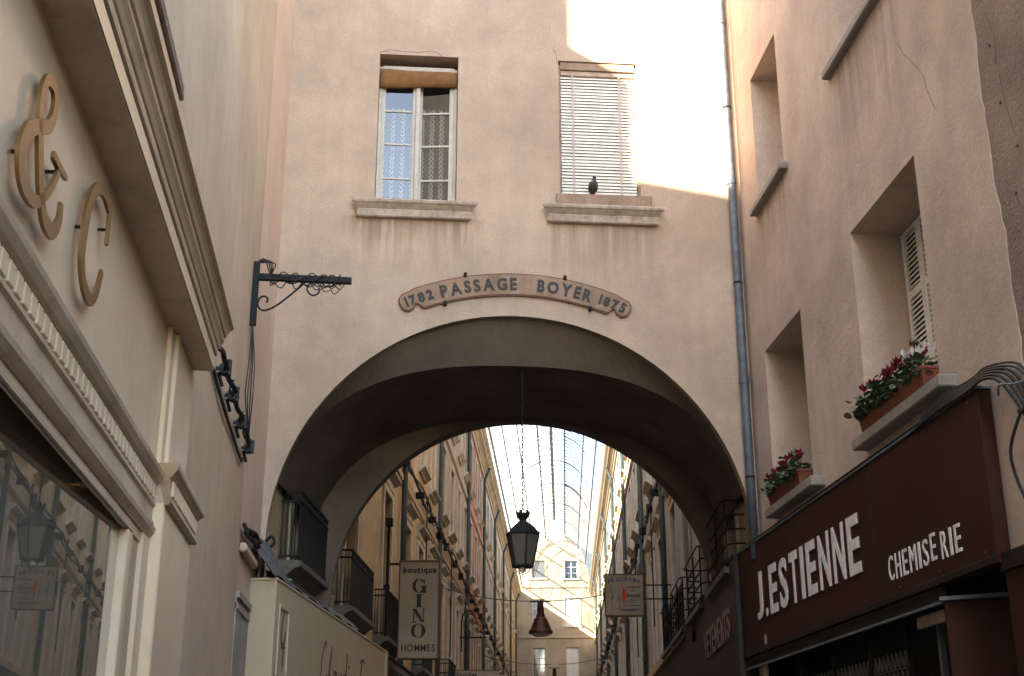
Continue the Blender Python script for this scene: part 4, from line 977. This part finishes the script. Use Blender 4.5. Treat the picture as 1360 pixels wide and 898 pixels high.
def house(side, s0, s1, mat, label, cols, balc, dark=0.0, pipes=()):
    x = OL if side < 0 else ORR; dr = 1 if side < 0 else -1
    t, o_ = pthing('passage_house', label, 'building', x, s0, 0, 'houses along the covered passage')
    t.location = pw(0, s0, 0); o_ = (0, -s0, 0)
    F = lambda u, w_, z: (x+dr*w_, u, z)
    holes = []; wins = []
    for c in cols:
        if s0+.75 < c < s1-.75:
            holes.append((c-.62, c+.62, 4.55, 7.65)); wins.append(('tall', c, 4.55, 1.24, 3.1))
            holes.append((c-.58, c+.58, 9.75, 12.0)); wins.append(('mid', c, 9.75, 1.16, 2.25))
            holes.append((c-.55, c+.55, 13.25, 15.3)); wins.append(('top', c, 13.25, 1.10, 2.05))
    m = MB(); wall(m, s0, s1, 0, 16.7, holes, .34, F); lbuild(m, 'facade', mat, t, o_, recalc=False)
    xa, xb = (x-8, x-.36) if side < 0 else (x+.36, x+8)
    lbuild(MB().box(xa, xb, s0+.02, s1-.02, 0, 16.6), 'core', 'room_dark', t, o_)
    m = MB(); xs = (x-8.2, x+.1) if side < 0 else (x-.1, x+8.2)
    hi = 16.72+1.6; za, zb = (hi, 16.70) if side < 0 else (16.70, hi)
    m.add([(xs[0], s0, za), (xs[1], s0, zb), (xs[1], s1, zb), (xs[0], s1, za), (xs[0], s0, 16.62), (xs[1], s0, 16.62), (xs[1], s1, 16.62), (xs[0], s1, 16.62)], [(0, 1, 2, 3), (4, 5, 6, 7), (0, 1, 5, 4), (1, 2, 6, 5), (2, 3, 7, 6), (3, 0, 4, 7)])
    lbuild(m, 'roof', 'roof_tile', t, o_)
    for z0, z1, out in ((8.40, 8.62, .09), (12.45, 12.62, .08)):
        a = s0 if s0 > 0 else (-1.2)
        pr = [(x+dr*p, z) for p, z in ((0, z0), (out*.5, z0), (out, z0+.05), (out, z1-.04), (out*.6, z1), (0, z1))]
        lbuild(MB().loft([[(p, a, z) for p, z in pr], [(p, s1, z) for p, z in pr]]), 'string_course', 'trim_pale' if z0 > 10 else mat, t, o_)
    a = s0 if s0 > 0 else -1.2
    lbuild(MB().loft([[(x+dr*p, a, z) for p, z in CORN], [(x+dr*p, s1, z) for p, z in CORN]]), 'cornice', 'passage_cream', t, o_)
    rz = 0 if side < 0 else math.pi
    for kind, c, z, wd, ht in wins:
        d = win_meshes('tall' if kind == 'tall' else 'mid', wd, ht)
        wn = link_mesh('window', d['window'], t, (x, c-s0, z), rz)
        link_mesh('pane', d['pane'], wn)
        r_ = rnd.random()
        if kind != 'tall' and r_ < .45: link_mesh('shutter', d['shutter' if r_ < .3 else 'shutter_dark'], wn)
        if c < 48:
            link_mesh('surround', d['surround'], wn)
        if 'hood' in d: link_mesh('hood', d['hood'], wn)
        if 'sill' in d: link_mesh('window_sill', d['sill'], wn)
    for s in balc: balcony(t, side, s, 4.48, 1.3, s0)
    for s in pipes:
        m = MB(); xo = x+dr*.12
        m.tube([(xo, s, 3.5), (xo, s, 8), (xo, s, 15.6), (x+dr*.36, s, 16.2)], .07, 8)
        p = lbuild(m, 'drainpipe', 'pipe_green', t, o_, smooth=True)
        m = MB()
        for z in (5.2, 8.9, 12.9): m.tube([(xo, s, z), (xo, s, z+.08)], .085, 8)
        m.build('pipe_collar', 'pipe_green', p)
    return t
LC = [-2.95, 1.45, 6.1, 9.75, 12.7, 15.5] + [18.9+3.05*i for i in range(21)]
for a, b, mt, lab, bc, pp in ((-5.4, 17.3, 'passage_cream', 'ochre cream house front with dark balconies beside the GINO sign', (-2.95, 1.45, 5.9, 12.7), (8.2, 17.0)),
                              (17.3, 28.9, 'passage_pink', 'salmon pink house front between the ochre and terracotta fronts in the passage', (20.4,), (28.6,)),
                              (28.9, 39.2, 'passage_red', 'terracotta red house front in the glazed passage', (), (38.9,)),
                              (39.2, 60, 'passage_beige', 'beige house front beyond the terracotta one in the passage', (), (48.6, 58.8)),
                              (60, 82, 'passage_cream', 'cream house front on the left joining the passage end wall', (), (70, 80.5))):
    house(-1, a, b, mt, lab, LC, bc, pipes=pp)
RC = [-2.2, 1.3, 4.6, 7.4, 11.6, 14.6] + [18.6+3.1*i for i in range(21)]
for a, b, mt, lab, bc, pp in ((-4.6, 16.9, 'passage_grey', 'greyish house front with railed balconies behind the hanging beauty sign', (-2.2, 1.3, 4.6, 7.4), (9.4,)),
                              (16.9, 38, 'passage_beige', 'beige house front beyond the hanging beauty sign on the right', (), (17.6, 28.2)),
                              (38, 60, 'passage_grey', 'grey plastered front midway along the right of the passage', (), (39, 50)),
                              (60, 82, 'passage_beige', 'pale house front on the right joining the passage end wall', (), (62, 73))):
    house(1, a, b, mt, lab, RC, bc, pipes=pp)
# facade cables
def facade_cable(side, z, label, n, seed):
    r = random.Random(seed); x = OL+.14 if side < 0 else ORR-.14
    t, o_ = pthing('facade_cables', label, 'cables', x, 30, z)
    for j in range(n):
        pts = []; s = 4.0
        while s < 80:
            pts.append((x+r.uniform(-.04, .05), s, z+.06*j+r.uniform(-.07, .07)-(.10 if r.random() < .35 else 0))); s += r.uniform(1.0, 1.9)
        lbuild(MB().tube(smooth_path(pts, 3), .022 if j else .032, 5), 'cable', 'cable_black', t, o_)
    s = 6
    while s < 60:
        m = MB()
        m.box(x-.12, x+.10, s, s+.08, z-.12, z+.05) if r.random() < .6 else m.box(x-.08, x+.08, s, s+.25, z-.1, z+.12); s += r.uniform(2, 3.4)
        lbuild(m, 'clip', 'iron', t, o_)
    for s in (12.9, 20.8, 27):
        q = -1 if side < 0 else 1
        lbuild(MB().tube(smooth_path([(x, s-.25, z), (x-.04*q, s-.1, z+.25), (x-.02*q, s+.1, z+.18), (x, s+.12, z-.3), (x, s+.1, z-3.2)], 5), .022, 5), 'drop_cable', 'cable_black', t, o_)
facade_cable(-1, 8.82, 'black cables strung along the left passage fronts below the second floor windows', 4, 3)
facade_cable(1, 8.82, 'black cables strung along the right passage fronts below the second floor windows', 4, 9)

# dark shop canopy below the left balconies
t, o_ = pthing('shop_canopy', 'dark narrow shop canopy below the left balconies beyond the arch', 'canopy', OL, 8, 3.4)
lbuild(MB().loft([[(OL+p, a, z) for p, z in ((0, 3.5), (.34, 3.5), (.36, 3.9), (.30, 4.1), (0, 4.25))] for a in (3.4, 24)]), 'box', 'sign_brown_dark', t, o_)
lbuild(MB().loft([[(OL+p, a, z) for p, z in ((0, 4.255), (.33, 4.1), (.35, 4.12), (0, 4.28))] for a in (-4.9, 24)]), 'ledge', 'grey_stone', t, o_)

# ------------------------------------------------------------------ end building
t, o_ = pthing('end_building', 'ochre house closing the far end of the passage, its top in sunlight', 'building', 0, 82, 0)
FE = lambda u, w_, z: (u, 82-w_, z)
EW = [(-1.85, -.84, 17.64, 19.04), (.77, 1.78, 17.58, 19.02), (-1.83, -.86, 13.8, 15.98), (.75, 1.83, 13.88, 16.06), (-1.83, -.85, 9.9, 12.16), (.79, 1.77, 9.9, 12.2), (-1.83, -.85, 5.6, 8.2), (.79, 1.77, 5.6, 8.2)]
m = MB(); wall(m, -3.6, 3.6, 0, 25, EW, .3, FE); lbuild(m, 'facade', 'end_wall', t, o_, recalc=False)
lbuild(MB().box(-3.6, 3.6, 82.32, 90, 0, 25), 'core', 'room_dark', t, o_)
for i, (a, b, z0, z1) in enumerate(EW):
    m = MB(); yy = 82.16
    m.box(a, a+.06, yy, yy+.06, z0, z1); m.box(b-.06, b, yy, yy+.06, z0, z1); m.box(a+.06, b-.06, yy, yy+.06, z1-.06, z1); m.box((a+b)/2-.04, (a+b)/2+.04, yy-.01, yy+.06, z0, z1-.06)
    for q in (.33, .66): m.box(a+.06, b-.06, yy+.01, yy+.05, z0+(z1-z0)*q-.02, z0+(z1-z0)*q+.02)
    wn = lbuild(m, 'window', 'white_wood', t, o_)
    MB().quad((a, yy+.03, z0), (b, yy+.03, z0), (b, yy+.03, z1), (a, yy+.03, z1)).build('pane', 'far_glass', wn, recalc=False)
    sr = MB()
    sr.box(a-.16, a, 81.94, 81.998, z0, z1+.16); sr.box(b, b+.16, 81.94, 81.998, z0, z1+.16); sr.box(a, b, 81.94, 81.998, z1, z1+.16)
    sr.build('surround', 'trim_pale' if i in (1, 3) else 'end_wall', wn)
    MB().box(a-.22, b+.22, 81.86, 82.1, z0-.12, z0-.002).build('window_sill', 'trim_pale', wn)
    if i in (0, 3, 5, 6): 
        sh = MB(); ys = 82.08
        for c0, c1 in ((a+.01, (a+b)/2-.01), ((a+b)/2+.01, b-.01)):
            sh.box(c0, c1, ys, ys+.03, z0+.01, z1-.01)
            for q in range(int((z1-z0)/.12)): sh.box(c0+.06, c1-.06, ys-.012, ys, z0+.08+q*.12, z0+.13+q*.12)
        sh.build('shutter', 'shutter_grey' if i == 0 else ('curtain_white' if i == 3 else 'shutter_white'), wn)
for z in (16.85, 12.9): lbuild(MB().box(-3.3, 3.3, 81.9, 82.0, z, z+.16), 'string_course', 'end_wall', t, o_, bevel=.03)

# ------------------------------------------------------------------ glazed barrel roof
gr, o_ = pthing('glass_roof', 'arched iron and glass roof spanning the passage', 'glass roof', 0, 44, 16.6)
GC, GW, GZ, GH = 0.03, 2.68, 16.62, 4.4
def gx(t): return (GC-GW*sg(math.cos(t), .9), GZ+GH*abs(math.sin(t))**.9)
tA = [R(2)+(R(68)-R(2))*i/14 for i in range(15)]       # left flank
tS = [R(75.5), R(90), R(104.5)]
S0, S1 = 7.0, 81.9
def arc_bar(ts, s, wdt, hgt):
    return MB().loft([[(gx(t)[0], s-wdt/2, gx(t)[1]), (gx(t)[0], s+wdt/2, gx(t)[1]), (gx(t)[0], s+wdt/2, gx(t)[1]-hgt), (gx(t)[0], s-wdt/2, gx(t)[1]-hgt)] for t in ts])
flL = [R(2)+(R(75.5)-R(2))*i/14 for i in range(15)]; flR = [math.pi-t for t in reversed(flL)]
# flank glazing sheets in 5 m lengths (tucked plates overlapping), fine bars joined
s = S0
while s < S1:
    e = min(s+5, S1)
    for fl in (flL, flR):
        lbuild(MB().loft([[(gx(t)[0], y, gx(t)[1]+.03) for t in fl] for y in (s, e)], closed=False), 'flank_glass', 'roof_glass', gr, o_, smooth=True, recalc=False)
    s = e
for fl, nm in ((flL, 'left'), (flR, 'right')):
    m = MB(); s = S0
    while s < S1: m.v, m.f = m.v, m.f; b = arc_bar(fl, s, .05, .055); m.add(b.v, b.f); s += .75
    tag(lbuild(m, 'glazing_bars', 'roof_metal', gr, o_, recalc=False), kind='stuff')
rib = arc_bar([R(2)+R(176)*i/30 for i in range(31)], 0, .07, .09).mesh('roof_metal')
s = S0
while s < S1: link_mesh('rib', rib, gr, (o_[0], s+o_[1], o_[2])); s += 6.2
sbar = arc_bar([R(75.5)+R(29)*i/6 for i in range(7)], 0, .06, .10).mesh('roof_metal')
pm = [MB().loft([[(gx(t)[0], y, gx(t)[1]+.04) for t in ts] for y in (.02, 1.28)], closed=False).mesh('roof_glass', recalc=False) for ts in ([R(76)+R(13.6)*i/3 for i in range(4)], [R(90.4)+R(13.6)*i/3 for i in range(4)])]
s = S0
while s+1.3 < S1:
    link_mesh('strip_bar', sbar, gr, (o_[0], s+o_[1], o_[2]))
    for q in pm: link_mesh('roof_pane', q, gr, (o_[0], s+o_[1], o_[2]))
    s += 1.3
for tt, r in ((R(75.5), .05), (R(104.5), .05), (R(28), .035), (R(50), .035), (R(130), .035), (R(152), .035), (R(4), .06), (R(176), .06)):
    a = gx(tt); lbuild(MB().box(a[0]-r, a[0]+r, S0, S1, a[1]-.12, a[1]+.0), 'purlin', 'roof_metal', gr, o_)
a = gx(R(90)); lbuild(MB().box(a[0]-.09, a[0]+.09, S0, 74, a[1]-.28, a[1]-.09), 'ridge_beam', 'roof_metal', gr, o_)

# ------------------------------------------------------------------ hanging signs
FG = lambda s: (lambda x, y, d: (x, s-d, y))
t, o_ = pthing('projecting_sign', 'tall beige projecting sign lettered boutique GINO HOMMES', 'shop sign', OL, 6.3, 4.2)
sY = 6.3; X0, X1, Z0, Z1 = -2.88, -2.06, 4.21, 6.22
lbuild(MB().box(X0, X1, sY-.07, sY+.07, Z0, Z1), 'panel', 'sign_panel', t, o_, bevel=.004)
m = MB(); q = .028
m.box(X0-q, X0, sY-.085, sY+.085, Z0-q, Z1+q); m.box(X1, X1+q, sY-.085, sY+.085, Z0-q, Z1+q); m.box(X0, X1, sY-.085, sY+.085, Z0-q, Z0); m.box(X0, X1, sY-.085, sY+.085, Z1, Z1+q)
lbuild(m, 'frame', 'sign_frame_brown', t, o_, bevel=.004)
FF = FG(sY-.072)
lbuild(textline(MB(), 'boutique', -2.82, -2.11, 5.985, .13, .006, FF, .035, .1), 'small_lettering', 'black_letter', t, o_, recalc=False)
lbuild(textline(MB(), 'HOMMES', -2.82, -2.11, 4.34, .15, .006, FF, .012, .14), 'small_lettering', 'black_letter', t, o_, recalc=False)
def rect(m, a, b, c, d, k=0): return m.prism([(a, c), (b, c), (b, d), (a, d)], .0005*k, .006+.0005*k, FF)
def ell(cx, cz, rx, rz, a0=0, a1=360, n=36): return [(cx+rx*math.cos(R(a0+(a1-a0)*i/n)), cz+rz*math.sin(R(a0+(a1-a0)*i/n))) for i in range(n+1)]
def crescent(m, cx, cz, rx, rz, ix, iz, a0, a1, k=0, n=36):
    o1 = ell(cx, cz, rx, rz, a0, a1, n); i1 = ell(cx, cz, ix, iz, a0, a1, n)
    return m.loft([[FF(a, b, .0005*k), FF(c, d, .0005*k), FF(c, d, .006+.0005*k), FF(a, b, .006+.0005*k)] for (a, b), (c, d) in zip(o1, i1)])
cx = -2.47
m = MB(); crescent(m, cx, 5.70, .15, .145, .075, .13, 38, 328); rect(m, cx+.055, cx+.145, 5.555, 5.69, 1); rect(m, cx+.02, cx+.18, 5.685, 5.70, 2); rect(m, cx+.095, cx+.118, 5.745, 5.835, 3)
lbuild(m, 'letter', 'black_letter', t, o_)
m = MB(); rect(m, cx-.045, cx+.045, 5.265, 5.515); rect(m, cx-.085, cx+.085, 5.255, 5.27, 1); rect(m, cx-.085, cx+.085, 5.51, 5.525, 2); lbuild(m, 'letter', 'black_letter', t, o_)
m = MB(); rect(m, cx-.115, cx-.095, 4.945, 5.215); rect(m, cx+.095, cx+.115, 4.945, 5.215, 1); m.prism([(cx-.14, 5.22), (cx-.05, 5.22), (cx+.115, 4.945), (cx+.055, 4.945)], .001, .007, FF); rect(m, cx-.15, cx-.06, 4.935, 4.95, 3); rect(m, cx+.06, cx+.15, 5.205, 5.22, 4); lbuild(m, 'letter', 'black_letter', t, o_)
m = MB(); crescent(m, cx, 4.765, .155, .145, .08, .132, 0, 360); lbuild(m, 'letter', 'black_letter', t, o_)
for za in (Z1-.06, Z0+.3): lbuild(MB().box(-3.2, X0, sY-.02, sY+.02, za, za+.04), 'arm', 'iron', t, o_)
lbuild(MB().tube([(-3.13, 6.05, 4.3), (-3.13, 6.05, 7.0)], .035, 6).box(-3.2, -3.05, 5.97, 6.13, 6.95, 7.12).box(-3.2, -3.08, 6.0, 6.1, 5.6, 5.7), 'post', 'iron', t, o_)
t, o_ = pthing('projecting_sign', 'low white projecting sign lettered boutique further down the passage', 'shop sign', OL, 18, 4.2)
lbuild(MB().box(-2.64, -1.36, 17.93, 18.07, 4.2, 4.95), 'panel', 'sign_panel', t, o_, bevel=.004)
lbuild(MB().box(-2.66, -1.34, 17.92, 18.08, 4.95, 4.98), 'frame', 'sign_frame_brown', t, o_)
lbuild(textline(MB(), 'boutique', -2.6, -2.0, 4.80, .11, .006, FG(17.928), .03, .1), 'lettering', 'black_letter', t, o_, recalc=False)
lbuild(MB().box(-3.2, -2.64, 17.98, 18.02, 4.88, 4.92), 'arm', 'iron', t, o_)
t, o_ = pthing('projecting_sign', 'square faded beauty institute sign with red figure lettered FIGURAMA', 'shop sign', ORR, 9.1, 5.4)
sY = 9.1
lbuild(MB().box(1.57, 2.44, sY-.06, sY+.06, 5.42, 6.36), 'panel', 'sign_paper', t, o_, bevel=.006)
m = MB(); m.box(1.55, 1.57, sY-.07, sY+.07, 5.41, 6.37); m.box(2.44, 2.46, sY-.07, sY+.07, 5.41, 6.37); m.box(1.57, 2.44, sY-.07, sY+.07, 5.40, 5.42); m.box(1.57, 2.44, sY-.07, sY+.07, 6.36, 6.375); lbuild(m, 'frame', 'sign_frame_brown', t, o_)
FF = FG(sY-.062)
m = MB(); tx = 'FIGURAMA'
for i, c in enumerate(tx):
    u = (i-3.5)/3.5; letter(m, c, 2.005+u*.345-.035, 6.20-.055*u*u, .035 if c == 'I' else .07, .11, .005, FF, .02)
lbuild(m, 'lettering', 'sign_blue', t, o_, recalc=False)
lbuild(textline(MB(), 'Institut', 2.07, 2.38, 6.04, .075, .005, FF, .02, .1), 'lettering', 'sign_text_brown', t, o_, recalc=False)
lbuild(textline(MB(), 'de', 2.17, 2.24, 5.97, .035, .005, FF, .02, .1), 'lettering', 'sign_text_brown', t, o_, recalc=False)
lbuild(textline(MB(), 'Beauté', 2.07, 2.38, 5.845, .08, .005, FF, .02, .1), 'lettering', 'sign_text_brown', t, o_, recalc=False)
m = MB()
for zz, a, b in ((5.77, 2.1, 2.35), (5.645, 1.98, 2.38), (5.56, 1.86, 2.36), (5.535, 1.9, 2.3)): ribbon(m, [(a+(b-a)*i/14, zz+.012*math.sin(i*2.4)) for i in range(15)], .012, 0, .004, FF, 2)
for cx_, cz_ in ((1.74, 5.80), (1.88, 5.79)): ribbon(m, [(cx_+.04*math.cos(k_*.9), cz_+.05*math.sin(k_*.9)) for k_ in range(6)], .012, 0, .004, FF, 3)
ribbon(m, [(1.72, 6.1), (1.70, 5.98), (1.74, 5.88), (1.71, 5.7), (1.75, 5.55)], .012, 0, .004, FF); ribbon(m, [(1.86, 6.12), (1.90, 6.0), (1.87, 5.9), (1.91, 5.7), (1.88, 5.58)], .012, 0, .004, FF)
lbuild(m, 'faded_drawing', 'sign_blue', t, o_)
lbuild(MB().prism([(1.965, 6.14), (1.99, 6.05), (2.05, 5.93), (2.055, 5.88), (2.02, 5.78), (1.99, 5.66), (1.98, 5.6), (1.972, 5.75), (1.958, 5.88), (1.962, 6.02)], .001, .006, FF), 'red_figure', 'sign_red', t, o_)
for zz in (5.80, 6.12): lbuild(MB().box(2.46, 3.1, sY-.015, sY+.015, zz-.015, zz+.015), 'arm', 'iron', t, o_)
lbuild(MB().tube([(1.53, sY, 5.75), (1.53, sY, 6.05)], .02, 6), 'side_hook', 'iron', t, o_)

# ------------------------------------------------------------------ suspended bell lamps on wires
for s, z, off, k_, lab in ((20, 7.25, -.13, 1.0, 'dark red bell shaped lamp hanging from a wire across the passage'), (40, 7.1, .15, .85, 'small dark red lamp on the second wire further down the passage')):
    t, o_ = pthing('bell_lamp', lab, 'lamp', off, s, z-1)
    m = lathe(MB(), [(.02, .98), (.10, .97), (.11, .78), (.11, .62), (.14, .60), (.145, .52), (.16, .50), (.20, .46), (.33, .14), (.37, .10), (.385, .03), (.36, .0), (.30, .02)], 20); m.build('shade', 'copper_lamp', t, smooth=False)
    lathe(MB(), [(.34, .03), (.30, -.03), (.2, -.08), (.02, -.10)], 16).build('diffuser', 'lamp_diffuser', t, smooth=True)
    MB().box(-.34, .30, -.03, .03, .985, 1.03).build('hanger', 'iron', t)
    t.scale = (k_,)*3
    a = pw(OL, s-.2, z+.42); b = pw(off-.2, s, z+.02); c = pw(off+.2, s, z+.02); d_ = pw(ORR, s+.2, z+.55)
    m = MB(); m.tube(sag(a, b, .12), .014, 5); m.tube(sag(c, d_, .12), .014, 5)
    tag(m.build('span_wire', 'cable_black'), 'wire across the passage carrying the %s lamp' % ('large red bell' if k_ == 1 else 'small second'), 'wire')
t, o_ = pthing('lamp_arm', 'thin iron arm with hook on the left passage front below the cables', 'bracket', OL, 26, 6.6)
lbuild(MB().box(OL, OL+1.0, 25.97, 26.03, 6.78, 6.83), 'arm', 'iron', t, o_)
lbuild(MB().tube(smooth_path([(OL+.1, 26, 6.3), (OL+.1, 26, 7.3), (OL+.2, 26, 7.7), (OL+.45, 26, 7.75), (OL+.6, 26, 7.5)], 5), .03, 6), 'hook', 'iron', t, o_)
